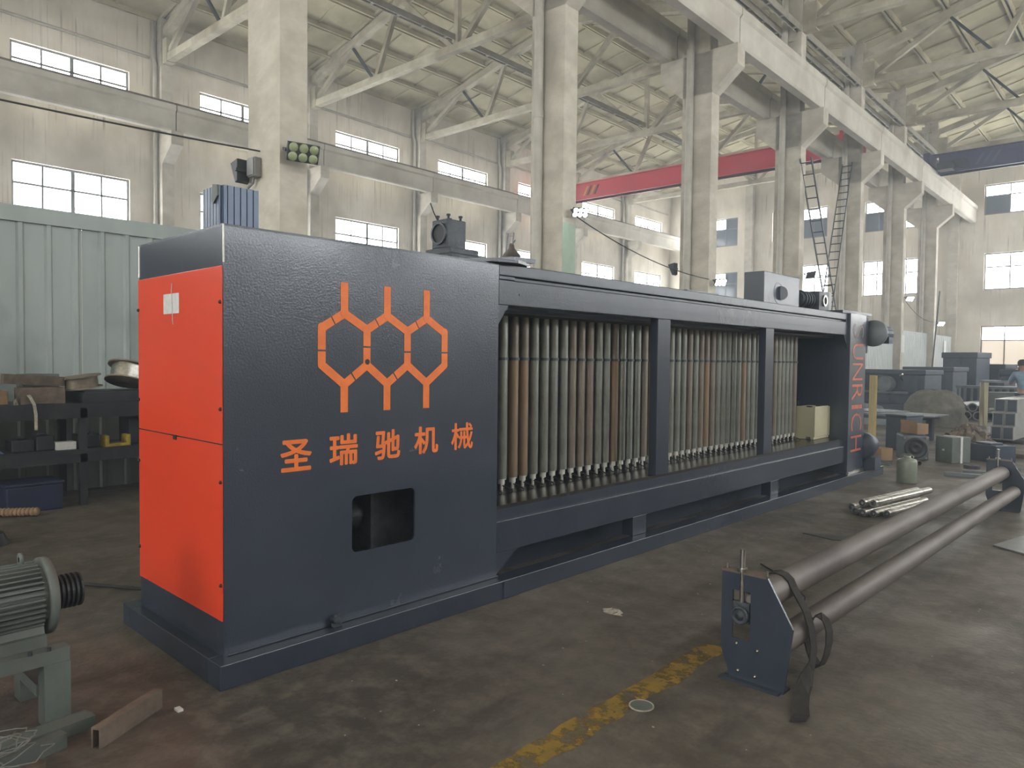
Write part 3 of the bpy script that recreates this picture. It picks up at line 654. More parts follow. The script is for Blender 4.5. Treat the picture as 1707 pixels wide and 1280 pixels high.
# finned servo motor on the cabinet roof
sv = mp(MB().box(-4.25, -4.03, 1.86, 2.08, zt, 2.565), 'servo_motor', 'motor_blue', bevel=.015)
fn = MB()
for k, (q, wd) in enumerate(((0, .02), (.026, .032), (.064, .032), (.102, .032), (.140, .032), (.178, .03))):
    fn.box(-4.03, -4.018, 1.866+q, 1.866+q+wd, zt+.02, 2.56).box(-4.246+q, -4.246+q+wd, 1.848, 1.86, zt+.02, 2.56)
o = mp(fn, 'cooling_fins', 'motor_blue', sv); o['kind'] = 'stuff'
mp(MB().prism([(-4.10, 1.848, 2.57), (-4.04, 1.848, 2.56), (-4.035, 1.848, 2.50), (-4.09, 1.848, 2.46), (-4.11, 1.848, 2.48)], (0, -.01, 0)), 'lifting_plate', 'motor_grey', sv)
mp(MB().cyl((-4.28, 1.9, 2.38), (-4.25, 1.9, 2.38), .022, 10).cyl((-4.27, 1.9, zt), (-4.27, 1.9, 2.38), .008, 8), 'cable_gland', 'black', sv)
# pillow block and plates beside it
bk = mp(MB().box(-3.95, -3.63, 3.22, 3.56, zt+.004, 2.30).box(-3.92, -3.66, 3.24, 3.50, 2.30, 2.345).box(-3.875, -3.715, 3.26, 3.43, 2.345, 2.54), 'pillow_block', 'castiron', bevel=.008)
mp(MB().cyl((-3.795, 3.26, 2.445), (-3.795, 3.245, 2.445), .075, 24, inner=.062), 'bore_ring', 'castiron', bk)
mp(MB().cyl((-3.795, 3.2595, 2.445), (-3.795, 3.256, 2.445), .061, 24), 'bore', 'black', bk)
for (a, b_) in ((-3.85, 3.29), (-3.74, 3.29), (-3.74, 3.40), (-3.85, 3.40)): mp(MB().cyl((a, b_, 2.54), (a, b_, 2.565), .008, 8).cyl((a, b_, 2.563), (a, b_, 2.575), .014, 8), 'adjusting_bolt', 'steel_dark', bk)
mp(MB().pipe([(-3.83, 3.27, 2.54), (-3.86, 3.26, 2.60), (-3.88, 3.25, 2.66)], .004, 6), 'grease_line', 'black', bk)
mp(MB().prism([(-4.1, 3.30, zt+.004), (-3.60, 3.30, zt+.004), (-3.43, 3.42, zt+.004), (-3.38, 3.60, zt+.004), (-3.44, 3.78, zt+.004), (-4.1, 3.78, zt+.004)], (0, 0, .022)), 'flange_plate', 'paint')
mp(MB().prism([(-4.1, 3.58, zt+.028), (-3.60, 3.58, zt+.028), (-3.45, 3.64, zt+.028), (-3.42, 3.82, zt+.028), (-4.1, 3.82, zt+.028)], (0, 0, .03)), 'flange_plate', 'paint')
mp(MB().box(-3.6, -3.5, 6.0, 6.6, 2.247, 2.262), 'roof_strip', 'paint2')

# ------------------------------------------------------------------ cream control box standing on the deck
cb = thing('control_box', 'cream steel control box with open hinged lid standing on the machine deck', 'box', mf(-3.80, 9.86, .602), MA)
MB().box(-.16, .12, -.32, .33, .0, .42).build('body', 'cream', cb, None, .006)
MB().box(.12, .135, -.33, .12, .035, .43).build('door', 'cream', cb, None, .004)
MB().box(.12, .128, .125, .14, .03, .42).build('door_gasket', 'motor_grey', cb)
MB().box(.12, .13, .15, .33, .03, .42).build('side_plate', 'cream', cb)
for yy in (-.3, .0, .28):
    for z in (.02, .42): MB().box(.02, .08, yy-.02, yy+.02, z-.02 if z < .1 else z, z+.015).build('mounting_ear', 'steel_dark', cb)
for z in (.16, .22, .28, .34): MB().box(.13, .134, .19, .27, z, z+.015).build('label_strip', 'motor_grey', cb)

# ------------------------------------------------------------------ pinch roller stand on the floor, right of the machine
rs = thing('roller_stand', 'pair of long steel rollers between two dark grey end plates', 'roller stand', (-1.475, 3.47, 0), MA)
PO = [(-.185, .15), (-.185, .54), (.055, .545), (.185, .325), (.145, 0), (-.13, 0)]
def end_plate(y):
    b = MB(); sl = (-.125, -.03, .21, .455)   # slot
    Y = lambda pts: b.prism([(x, y, z) for x, z in pts], (0, .014, 0))
    Y([(-.185, .15), (-.185, .54), (sl[0], .5415), (sl[0], sl[2]), (sl[0], .07)])
    Y([(sl[0], sl[2]), (sl[1], sl[2]), (sl[1], 0), (-.13, 0), (sl[0], .07)]); Y([(-.13, 0), (-.185, .15), (sl[0], .07)])
    Y([(sl[0], sl[3]), (sl[0], .5415), (sl[1], .543), (sl[1], sl[3])])
    Y([(sl[1], 0), (sl[1], .543), (.055, .545), (.185, .325), (.145, 0)])
    return b
for i, y in enumerate((0.0, 6.12)):
    ep = end_plate(y).build('end_plate', 'paint2', rs)
    MB().box(-.175, .135, y-.035 if i == 0 else y+.014, y if i == 0 else y+.05, 0, .012).build('foot_flange', 'paint2', ep)
    MB().box(-.17, .145, y+.014 if i == 0 else y-.08, y+.08 if i == 0 else y, 0, .01).build('foot_flange', 'paint2', ep)
    MB().box(-.185, .05, y-.004, y+.05, .541, .552).build('cap_strip', 'rust', ep)
    MB().cyl((-.078, y+.007, .36), (-.078, y+.007, .665), .013, 12).cyl((-.078, y+.007, .552), (-.078, y+.007, .57), .026, 6).build('adjusting_screw', 'chrome', ep)
    bb = MB().box(-.122, -.033, y-.006, y+.03, .295, .40).build('bearing_block', 'castiron', ep, None, .004)
    q = y-.006 if i == 0 else y+.03; s_ = -1 if i == 0 else 1
    MB().lathe([(.047, 0), (.047, .012), (.036, .02), (.036, .012), (.02, .012), (.02, .02), (0, .02)], (-.078, q, .335), (0, s_, 0), 22).build('bearing_cap', 'castiron', ep)
    for x, z in ((-.10, .185), (.01, .175), (-.09, .05), (0, .045)): MB().lathe([(.009, 0), (.009, .006), (0, .008)], (x, y if i == 0 else y+.014, z), (0, s_, 0), 8).build('bolt', 'chrome', ep)
    for x in (-.165, .045): MB().cyl((x, y+.02, .55), (x, y+.02, .575), .006, 8).build('cap_bolt', 'chrome', ep)
MB().cyl((-.03, .06, .415), (-.03, 6.06, .415), .075, 24).cyl((-.03, .014, .415), (-.03, .06, .415), .03, 12).cyl((-.03, 6.06, .415), (-.03, 6.12, .415), .03, 12).build('roller', 'rust_tube', rs)
MB().cyl((.085, .06, .22), (.085, 6.06, .22), .065, 24).cyl((.085, .014, .22), (.085, .06, .22), .03, 12).cyl((.085, 6.06, .22), (.085, 6.12, .22), .03, 12).build('roller', 'rust_tube', rs)
# webbing sling hung over the upper roller
sp_ = []; wv = []
def rl(x, y, z): v = Vector((cM*x-sM*y, sM*x+cM*y, z)); return (v.x-1.475, v.y+3.47, z)
for i in range(8):
    a = math.radians(200-i*27); sp_.append(rl(-.03+.0795*math.cos(a), .33, .415+.0795*math.sin(a))); wv.append((0, 1, 0))
sp_ += [rl(.13, .30, .33), rl(.165, .28, .25), rl(.19, .25, .17), rl(.20, .20, .10), rl(.205, .12, .05), rl(.22, .03, .02), rl(.26, -.08, .012), rl(.30, -.17, .012), rl(.31, -.23, .012)]
wv += [(0, 1, 0)]*4 + [(.3, .9, 0), (.8, .5, 0), (.9, .3, 0), (.9, .3, .2), (.9, .3, .3)]
b = MB().ribbon(sp_, wv, .075, .007)
tag(b.build('lifting_sling', 'web'), 'dark webbing sling looped over the upper roller and trailing on the floor', 'sling')
b = MB(); l1 = []; w1 = []
for i in range(15):
    a = 2*PI*i/14; l1.append(rl(.165+.055*math.cos(a), .37+.02*math.sin(a*2), .17+.13*math.sin(a))); w1.append((.1, 1, 0))
tag(b.ribbon(l1, w1, .07, .007).build('sling_eye', 'web'), 'hanging eye loop of the webbing sling beside the lower roller', 'sling')

# ------------------------------------------------------------------ polished shafts in a small pile, jug, floor bits
sm_ = MB().cyl((0, 0, 0), (0, 1.3, 0), .039, 16, inner=.018).cyl((0, .34, 0), (0, .40, 0), .0425, 16).cyl((0, .06, 0), (0, .08, 0), .0415, 16).cyl((0, 1.08, 0), (0, 1.1, 0), .0415, 16).mesh('shaft_body', 'chrome')
sk_ = MB().box(-.014, .014, .40, .52, .030, .0375).mesh('keyway', 'black')
sc_ = MB().cyl((0, -.004, 0), (0, .002, 0), .030, 14, inner=.016).mesh('end_ring', 'castiron')
for i, (x, y, z, ln, lab) in enumerate(((-2.50, 8.32, .0435, 1.0, 'polished steel shaft at the outer edge of the pile nearest the tube machine'), (-2.41, 8.14, .0435, 1.05, 'polished hollow steel shaft in the bottom layer, second from the tube machine'),
        (-2.32, 8.08, .0435, 1.0, 'polished hollow steel shaft in the bottom layer, third from the tube machine'), (-2.23, 8.12, .0435, .95, 'polished steel shaft in the bottom layer with open end ring, fourth from tube machine'), (-2.365, 8.22, .122, 1.0, 'polished shaft lying on top of the pile nearer the tube machine'),
        (-2.275, 8.28, .122, 1.05, 'polished shaft lying on top of the pile nearer the rollers'), (-2.12, 8.20, .0435, 1.1, 'bright thin shaft lying apart beside the shaft pile'))):
    r = thing('steel_shaft', lab, 'shaft', (x, y, z), math.radians(-10), 'polished shafts piled on the floor'); r.scale = (1, ln, 1)
    inst('shaft_body', sm_, r); inst('keyway', sk_, r); inst('end_ring', sc_, r)
jug = thing('plastic_jug', 'grey green round plastic jug with open neck standing on the floor', 'jug', (-2.57, 10.85, 0))
MB().lathe([(0, 0), (.11, 0), (.122, .012), (.122, .285), (.112, .315), (.05, .335), (.045, .345), (.045, .365), (.035, .365), (.035, .33), (0, .325)], n=24).build('body', 'green_glass', jug)
MB().pipe([(-.07, 0, .30), (-.075, 0, .36), (-.03, 0, .385), (.03, 0, .385), (.075, 0, .36), (.07, 0, .30)], .008, 8).build('handle', 'green_glass', jug)
dc = thing('floor_disc', 'dark round disc with pale rim lying on the yellow line', 'disc', (-1.77, 2.90, 0))
MB().cyl((0, 0, .001), (0, 0, .006), .058, 32, inner=.052).build('rim', 'debris', dc); MB().cyl((0, 0, 0.001), (0, 0, .004), .0525, 32).build('plate', 'motor_grey', dc)
rg = MB().heap(-2.58, 3.87, 0, .075, .05, .022, 16, 5, 4, .5)
tag(rg.build('crumpled_wrapper', 'debris'), 'small crumpled pale wrapper on the floor before the machine', 'wrapper')
rnd = random.Random(11); n = 0
chips = MB()
for i in range(190):
    x, y = rnd.uniform(-3.1, .4), rnd.uniform(1.7, 9); s_ = rnd.uniform(.0015, .0045)
    chips.box(x-s_, x+s_*rnd.uniform(.6, 1.6), y-s_, y+s_, .0005, .0005+s_*.7)
o = chips.build('floor_chips', 'debris'); o['kind'] = 'stuff'; tag(o, 'tiny pale chips and weld crumbs scattered over the concrete floor', 'debris')
tag(MB().pipe([(-2.35, 5.6, .006), (-2.0, 5.3, .006), (-1.78, 5.0, .006), (-1.70, 4.75, .006)], .006, 6).build('steel_rod', 'steel_dark'), 'thin bent dark rod on the floor behind the roller stand', 'rod')
tag(MB().prism([(-2.5, 6.9, .001), (-1.95, 7.15, .001), (-1.85, 7.0, .001), (-2.2, 6.82, .001)], (0, 0, .006)).build('steel_offcut', 'steel_dark'), 'flat dark steel offcut on the floor near the rollers', 'offcut')
tag(MB().box(-.02, .02, -.012, .012, 0, .01).build('white_chip', 'paper'), 'small white chip beside the short channel bar', 'chip').location = (-3.28, 1.43, 0)
# thin steel sheets lying at the right
tag(MB().prism([(-1.1, 7.6, .001), (.9, 6.4, .001), (1.4, 7.4, .001), (-.8, 8.9, .001)], (0, 0, .012)).build('steel_sheet', 'tube_grey'), 'thin flat steel sheet on the floor behind the rollers', 'sheet')
tag(MB().prism([(-.7, 8.0, .014), (1.2, 7.3, .014), (1.8, 8.3, .014), (-.3, 8.6, .014)], (0, 0, .012)).build('steel_sheet', 'tube_grey'), 'smaller flat steel sheet overlapping another behind the rollers', 'sheet')
for i, (a, b_, c, d) in enumerate(((-2.2, 12.4, -1.2, 12.7), (-2.35, 12.0, -1.35, 12.15), (-1.9, 11.6, -1.1, 11.9))):
    tag(MB().beam((a, b_, .025), (c, d, .025), .09, .05).build('flat_bar', 'mach_light'), ['short flat bar on the floor past the jug, closest to the scrap', 'middle of the short flat bars on the floor past the jug', 'short flat bar on the floor closest to the far roller plate'][i], 'bar', 'flat bars past the jug')

# ------------------------------------------------------------------ electric motor on a steel stand, left edge
em = thing('electric_motor', 'grey green finned electric motor with grooved belt pulley on steel stand', 'motor', (-3.76, 1.0, .331))
MB().cyl((0, .02, .18), (0, -.52, .18), .135, 32).build('housing', 'motor_grey', em)
fn = MB()
for k in range(40):
    a = 2*PI*k/40
    if -2.2 < math.atan2(math.cos(a), math.sin(a)) < -9: continue
    c_, s_ = math.cos(a), math.sin(a); t = Vector((-s_, 0, c_))*.004
    p = Vector((c_*.13, 0, .18+s_*.13)); q = Vector((c_*.162, 0, .18+s_*.162))
    fn.prism([p-t, p+t, q+t, q-t], (0, -.5, 0))
o = fn.build('cooling_fins', 'motor_grey', em); o['kind'] = 'stuff'
MB().lathe([(0, 0), (.172, 0), (.172, .03), (.15, .04), (.06, .05), (0, .05)], (0, .02, .18), (0, 1, 0), 32).build('end_shield', 'motor_grey', em)
pr = [(0, 0), (.03, 0), (.03, .01)]
for k in range(5): pr += [(.078, .012+.02*k), (.078, .018+.02*k), (.062, .022+.02*k), (.062, .026+.02*k), (.078, .030+.02*k)]
pr += [(.078, .118), (.05, .118), (.045, .10), (0, .10)]
MB().lathe(pr, (0, .06, .18), (0, 1, 0), 28, False).build('belt_pulley', 'steel_dark', em)
for x in (-.13, .13): MB().box(x-.035, x+.035, -.48, 0, 0, .05).prism([(x*.9-.02, 0, .04), (x*.9+.02, 0, .04), (x*.8+.01, 0, .12), (x*.8-.01, 0, .12)], (0, -.48, 0)).build('foot', 'motor_grey', em)
MB().lathe([(.012, 0), (.03, 0), (.03, .012), (.012, .012)], (0, -.06, .36), (0, 1, 0), 14).cyl((0, -.055, .31), (0, -.055, .345), .012, 8).build('lifting_eye', 'motor_grey', em)
ms = thing('motor_stand', 'low welded steel stand carrying the grey green motor', 'stand', (-3.76, .9, 0))
for x in (-.17, .19):
    MB().box(x-.035, x+.035, -.62, .17, .27, .33).build('top_rail', 'tube_grey' if x < 0 else 'motor_grey', ms)
    for y in (-.55, .12): MB().box(x-.045, x+.045, y-.05, y+.05, 0, .27).build('leg', 'motor_grey', ms)
MB().box(-.135, .155, .06, .12, .12, .17).build('cross_bar', 'motor_grey', ms)
for yy in (.06, .13): MB().cyl((.225, yy-.04, .33), (.225, yy-.04, .345), .009, 6).build('bolt', 'steel_dark', ms)
# channels and bars on the floor before the stand
def channel(lab, p0, p1, wd, ht, m='motor_grey', t=.008):
    r = thing('steel_channel', lab, 'steel bar', ((p0[0]+p1[0])/2, (p0[1]+p1[1])/2, 0), math.atan2(p1[1]-p0[1], p1[0]-p0[0]), 'steel bars on the floor by the motor stand')
    L_ = math.hypot(p1[0]-p0[0], p1[1]-p0[1])/2
    MB().box(-L_, L_, -wd/2, wd/2, ht-t, ht).build('web', m, r); MB().box(-L_, L_, -wd/2, -wd/2+t, 0, ht-t).build('flange', m, r); MB().box(-L_, L_, wd/2-t, wd/2, 0, ht-t).build('flange', m, r)
channel('short rusty steel channel lying alone near the machine base', (-3.20, 1.06), (-3.38, 1.38), .045, .085, 'rust')
channel('long grey steel channel beside the wire tangle', (-3.19, .35), (-3.32, .98), .05, .06)
channel('wide flat steel channel beside the motor stand', (-3.36, .30), (-3.44, 1.12), .09, .05)
channel('dark narrow channel bar nearest the open floor', (-3.05, .35), (-3.16, .86), .045, .05, 'rust')
wt = MB(); rnd = random.Random(21)
for k in range(16):
    cx, cy = -3.26+rnd.uniform(-.08, .08), .74+rnd.uniform(-.12, .08); a0 = rnd.uniform(0, 6)
    wt.pipe([(cx+.09*rnd.uniform(.5, 1.1)*math.cos(a0+j*.5), cy+.11*rnd.uniform(.6, 1)*math.sin(a0+j*.5), .076+.01*k*.5+.010*math.sin(j+k)) for j in range(9)], .0025, 5)
o = wt.build('wire_tangle', 'tube_grey'); o['kind'] = 'stuff'; tag(o, 'tangle of loose thin wire lying on the steel channels', 'wire')
tag(MB().pipe([(-6.4, 1.55, .012), (-5.6, 1.75, .012), (-5.0, 2.1, .012), (-4.75, 2.5, .012), (-4.72, 3.0, .012)], .011, 8).build('floor_cable', 'rubber'), 'black cable running along the floor to the orange machine end', 'cable')

# ------------------------------------------------------------------ shelf bench against the corrugated partition
sb = thing('steel_bench', 'dark steel shelf bench against the corrugated sheet partition', 'bench', (-8.95, 2.3, 0))
for z, m_ in ((1.04, 'steel_dark'), (.55, 'steel_dark')): MB().box(-.36, .38, -2.4, 2.5, z, z+.05).build('shelf', m_, sb)
for y in (-2.35, -1.1, .45, 2.4):
    for x in (-.33, .34): MB().box(x-.035, x+.035, y-.035, y+.035, 0, 1.04).build('leg', 'steel_dark', sb)
MB().box(.35, .375, -2.4, 2.5, .93, 1.04).build('front_rail', 'steel_dark', sb); MB().box(.35, .375, -2.4, 2.5, .46, .55).build('front_rail', 'steel_dark', sb)
zT, zM = 1.091, .601
def spool(lab, loc, tilt, az, r=.19, h=.2):
    o = thing('wire_spool', lab, 'spool', loc); o.rotation_euler = (tilt, 0, az)
    for z in (-h/2, h/2-.015): MB().cyl((0, 0, z), (0, 0, z+.015), r, 28).build('flange', 'spool', o)
    MB().cyl((0, 0, -h/2+.015), (0, 0, h/2-.015), r*.8, 24).build('winding', 'chrome' if 'tilted' in lab else 'spool', o)
spool('tilted wire spool with bright winding on top of the bench', (-8.75, 3.26, zT+.30), math.radians(-22), math.radians(40), .22, .2)
spool('dusty flat wire spool lying low on the bench', (-8.8, 2.80, zT+.215), math.radians(8), 0, .2, .14)
def simple(name, lab, cat, b, m, loc=(0, 0, 0), rot=(0, 0, 0), bevel=0, group=None):
    o = b.build(name, m, None, None, bevel); o.location = loc; o.rotation_euler = rot; return tag(o, lab, cat, group)
simple('spool_crate', 'dark low crate under the two wire spools', 'crate', MB().box(-.3, .3, -.40, .40, 0, .11).box(-.27, .27, -.37, .37, .11, .12), 'steel_dark', (-8.88, 3.14, zT))
simple('plank', 'brown board leaning across the boxes on the bench', 'board', MB().box(-.03, .03, -.3, .3, 0, .1), 'brown_obj', (-8.70, 2.32, zT+.195), (math.radians(-4), 0, .25))
simple('wooden_block', 'brown wooden block with loose straps on the bench', 'block', MB().box(-.12, .12, -.2, .2, 0, .17), 'brown_obj', (-8.70, 2.38, zT), (0, 0, 0), .006)
simple('grey_carton', 'grey carton standing behind the wooden block', 'carton', MB().box(-.12, .12, -.17, .17, 0, .30), 'motor_grey', (-9.06, 2.46, zT), (0, 0, 0), .004)
simple('long_carton', 'long low brown carton on the bench end away from the machine', 'carton', MB().box(-.15, .15, -.42, .42, 0, .14), 'card', (-8.85, 1.68, zT), (0, 0, 0), .004)
simple('motor_part', 'dark jagged motor part on the long carton', 'part', MB().box(-.1, .1, -.12, .12, 0, .16).box(-.06, .06, -.16, .0, .16, .26), 'steel_dark', (-8.85, 1.80, zT+.141), (0, 0, .4), .02)
st = MB().ribbon([(-8.60, 2.22, zT+.14), (-8.57, 2.26, zT+.07), (-8.56, 2.29, zT+.0), (-8.545, 2.30, zT-.1), (-8.545, 2.30, zT-.26)], [(0, 1, 0)]*5, .03, .004)
tag(st.build('hanging_strap', 'debris'), 'pale strap hanging over the bench front edge', 'strap')
bg_ = MB().heap(-8.64, 2.15, zT, .06, .02, .06, 16, 6, 8, .6)
tag(bg_.build('crumpled_bag', 'dust'), 'crumpled grey plastic bag on the bench beside the strap', 'bag')
bl = MB().heap(-8.8, 1.84, zM, .2, .22, .13, 20, 7, 9, .5)
tag(bl.build('blue_rag_bundle', 'blue_rag'), 'bundle of blue rags on the lower bench shelf', 'rags')
simple('yellow_carton', 'small open yellow box on the lower bench shelf', 'box', MB().box(-.08, .08, -.13, .13, 0, .03).box(-.08, .08, -.13, -.09, .03, .12).box(-.08, .08, .09, .13, .03, .12), 'yellow_box', (-8.68, 3.10, zM))
simple('white_carton', 'small white and brown box on the lower bench shelf', 'box', MB().box(-.06, .06, -.09, .09, 0, .08), 'paper', (-8.68, 2.60, zM))
for i, (y, w_, h_) in enumerate(((2.22, .2, .12), (2.42, .16, .15), (2.84, .2, .14))):
    simple('tool_case', ['dark tool case beside the blue rags', 'dark tool case beside the white box', 'dark tool case between white and yellow boxes'][i], 'case', MB().box(-.12, .12, -w_/2, w_/2, 0, h_).box(-.02, .02, -.04, .04, h_, h_+.03), 'steel_dark', (-8.8, y, zM), (0, 0, 0), .01)
simple('dark_drum_box', 'dark box at the machine side of the lower shelf', 'box', MB().box(-.15, .15, -.2, .2, 0, .3), 'steel_dark', (-8.85, 3.45, zM), (0, 0, 0), .01)
bb_ = thing('storage_bin', 'dark blue plastic bin on the floor under the bench', 'bin', (-8.72, 2.28, 0))
MB().box(-.2, .2, -.25, .25, 0, .27).build('body', 'blue_bin', bb_, None, .015); MB().box(-.215, .215, -.265, .265, .27, .30).build('lid', 'blue_bin', bb_, None, .008)
cr = MB()
for k in range(12): cr.lathe([(.0, 0), (.035, .0), (.045, .018), (.035, .036), (0, .036)], (-8.55+.036*k*.6, 1.9+.036*k*.8, .045), (.6, .8, 0), 12)
tag(cr.build('coiled_spring_hose', 'card'), 'brown ribbed hose lying on the floor by the bench', 'hose')
simple('dark_casting', 'small dark casting on the floor past the ribbed hose', 'casting', MB().cyl((0, 0, 0), (0, 0, .1), .14, 16, .1).box(-.05, .05, -.05, .05, .1, .16), 'steel_dark', (-7.3, 1.62, 0))

# ------------------------------------------------------------------ fittings on the columns
def floodlight(lab, loc, rz, tilt, on, sc=1.0):
    r = thing('floodlight', lab, 'floodlight', loc); r.rotation_euler = (0, tilt, rz); r.scale = (sc,)*3
    MB().box(0, .05, -.21, .21, -.12, .12).build('housing', 'steel_dark', r, None, .006)
    for i in range(3):
        for j in range(2):
            MB().lathe([(0, .016), (.035, .014), (.055, .004), (.06, 0)], (.05, -.135+.135*i, -.058+.116*j), (1, 0, 0), 16).build('lens', 'lamp_on' if on else 'lamp_off', r)
    br = MB().beam((0, -.215, 0), (-.12, -.215, 0), .02, .03).beam((0, .215, 0), (-.12, .215, 0), .02, .03).beam((-.12, -.22, 0), (-.12, .22, 0), .02, .03)
    br.build('bracket', 'steel_dark', r)
floodlight('unlit six lens floodlight with grey housing on the whitewashed column', (-8.50, 5.34, 4.27), math.radians(-14), math.radians(22), False)
floodlight('glowing floodlight on the column with the green painted face', (-8.50, 11.40, 4.45), math.radians(-35), math.radians(35), True, .75)
floodlight('small glowing floodlight on the column behind the long tube rack', (-8.50, 17.35, 3.62), math.radians(-35), math.radians(35), True, .75)
floodlight('glowing floodlight on the second column from the far end wall', (-8.48, 35.4, 4.45), math.radians(-35), math.radians(35), True, .9)
floodlight('low glowing floodlight on the last column before the far end wall', (-8.48, 41.4, 3.62), math.radians(-35), math.radians(35), True, .9)
floodlight('unlit floodlight on the column beside the crossed ladders', (-8.40, 23.3, 4.35), math.radians(60), math.radians(20), False, .9)
jb = thing('junction_box', 'small grey junction box with cable stub on the whitewashed column', 'junction box', (-9.26, 5.085, 4.15))
MB().box(-.09, .09, -.055, .055, -.13, .13).build('body', 'tube_grey', jb, None, .012); MB().box(-.085, .085, -.07, -.055, -.11, .11).build('cover', 'tube_grey', jb, None, .005)
MB().pipe([(-.02, 0, -.13), (-.04, 0, -.2), (-.14, -.02, -.26)], .016, 8).build('cable_stub', 'tube_grey', jb)
def wedge(lab, loc, az):
    r = thing('side_lamp', lab, 'lamp', loc, az)
    MB().prism([(0, -.09, .16), (.19, -.09, .12), (.06, -.09, -.16), (0, -.09, -.14)], (0, .18, 0)).build('housing', 'black', r, None, .008)
    MB().box(-.05, 0, -.02, .13, -.02, .02).build('bracket', 'steel_dark', r)
wedge('dark wedge shaped lamp beside the junction box', (-9.44, 5.02, 4.12), math.radians(180))
wedge('dark wedge shaped lamp beside the column behind the long rack', (-9.62, 17.1, 4.0), math.radians(180))
cl_ = thing('cone_lamp', 'dark cone lamp shade hanging by the green faced column', 'lamp', (-9.90, 11.0, 3.72)); cl_.rotation_euler = (math.radians(25), math.radians(25), 0)
MB().lathe([(.03, .22), (.05, .2), (.06, .12), (.19, -.05), (.18, -.05), (.05, .11), (0, .12)], n=20).build('shade', 'brown_obj', cl_); MB().cyl((0, 0, .2), (.1, 0, .34), .015, 8).build('arm', 'tube_grey', cl_)
def cable(lab, a, b_, sag, r=.011):
    pts = []
    for i in range(13):
        t = i/12; p = Vector(a).lerp(Vector(b_), t); pts.append((p.x, p.y, p.z-4*sag*t*(1-t)))
    tag(MB().pipe(pts, r, 6).build('overhead_cable', 'rubber'), lab, 'cable')
cable('thin cable strung over the corrugated partition to the whitewashed column', (-9.5, -.65, 4.35), (-9.2, 5.13, 4.37), .05)
cable('thin cable strung between the green faced column and the next column', (-8.70, 11.57, 4.4), (-8.7, 17.13, 3.68), .18)
cable('thin cable hanging between the two far lit floodlights', (-8.70, 35.57, 4.4), (-8.7, 41.13, 3.68), .25)
def ladder(lab, foot, top, wd=.38, n=16, m='steel_dark'):
    f, t = Vector(foot), Vector(top); r = thing('ladder', lab, 'ladder', foot); d = t-f; sx = Vector((wd/2, 0, 0))
    for s_ in (-1, 1): MB().beam(sx*s_, d+sx*s_, .03, .07).build('rail', m, r)
    me = MB().cyl(-sx, sx, .018, 8).mesh('rung', m)
    for i in range(n): inst('rung', me, r, d*((i+.6)/n))
ladder('dark steel ladder leaning on the column nearer the far end of the tube machine', (-8.56, 27.7, 0), (-8.56, 23.1, 7.95), .34, 24)
ladder('long dark steel ladder crossing the other and leaning on the next column', (-7.4, 20.8, 0), (-9.2, 29.06, 9.1), .34, 30)
ladder('narrow ladder propped against a side wall column', (-25.9, 27.5, 0), (-26.15, 29.0, 8.3), .42, 20)
simple('leaning_pole', 'thin dark pole leaning on the far column before the corrugated sheets', 'pole', MB().cyl((0, 0, 0), (0, 1.5, 5.2), .035, 10), 'steel_dark', (-8.5, 39.6, 0))
for i, y in enumerate((35.1, 36.1, 44.9)):
    simple('notice_board', ['white notice strip on the column side before the corrugated sheets', 'white notice strip on the corrugated sheets past the lit floodlight', 'white notice strip on the corrugated sheets near the end wall'][i], 'notice', MB().box(0, .02, -.22, .22, 0, .75), 'paper', (-8.71 if i == 0 else -8.98, (35.35, 36.6, 44.9)[i], 2.1))

# ------------------------------------------------------------------ scrap, stock and machines at the far right
simple('wooden_board', 'tall yellowish wooden board standing behind the machine end column', 'board', MB().box(-.02, .02, -.14, .14, 0, 1.38), 'wood', (-4.02, 14.45, 0), (0, 0, math.radians(35)))
def block_machine(name, lab, loc, w_, d_, h_, rz=0, extra=None, m='mach'):
    r = thing(name, lab, 'machine', loc, rz)
    MB().box(-w_/2, w_/2, -d_/2, d_/2, 0, h_*.28).build('bed', m, r, None, .03)
    MB().box(-w_/2+.06, w_/2-.06, -d_/2+.08, d_/2-.06, h_*.28, h_*.9).build('body', m, r, None, .02)
    MB().box(-w_/2+.02, w_/2-.02, -d_/2+.04, d_/2-.02, h_*.9, h_).build('top_cover', m, r, None, .02)
    for k in range(3): MB().box(-w_/2+.15+k*(w_-.3)/3, -w_/2+.05+(k+1)*(w_-.3)/3, -d_/2+.07, -d_/2+.085, h_*.36, h_*.82).build('panel', 'mach', r)
    if extra: extra(r)
    return r
def lathe_bits(r):
    MB().cyl((.3, -.6, 1.0), (.3, -.9, 1.0), .22, 20).build('chuck', 'mach_light', r); MB().cyl((-.6, -.62, .95), (-.6, -.70, .95), .14, 20, inner=.11).build('hand_wheel', 'mach_light', r)
    MB().pipe([(.7, -.6, 1.1), (.75, -.85, 1.25), (.85, -.9, 1.3)], .025, 8).build('lever', 'chrome', r); MB().beam((-.9, -.66, .75), (.9, -.66, .75), .05, .06).build('guide_rail', 'mach_light', r)
block_machine('lathe', 'big dark lathe with hand wheel in front of the corrugated sheets', (-6.35, 24.4, 0), 2.7, 1.2, 1.42, math.radians(-12), lathe_bits)
block_machine('press_cabinet', 'tall dark machine cabinet rising above the scrap in front of the end wall', (-5.35, 30.2, 0), 1.25, 1.1, 2.02, math.radians(-15))
block_machine('planer', 'dark machine block between the tall cabinet and the brown framed window', (-4.55, 31.2, 0), .95, 1.0, 1.62, math.radians(-15))
block_machine('milling_machine', 'dark low machine between the lathe and the tall cabinet', (-5.9, 28.2, 0), 1.7, 1.2, 1.5, math.radians(-12), None)
bp_ = MB().dome(-4.5, 21.6, 0, .72, .7, .92, 34, 12, 13, .16)
tag(bp_.build('tarp_heap', 'dust'), 'grey dusty covered heap in front of the dark machines', 'heap')
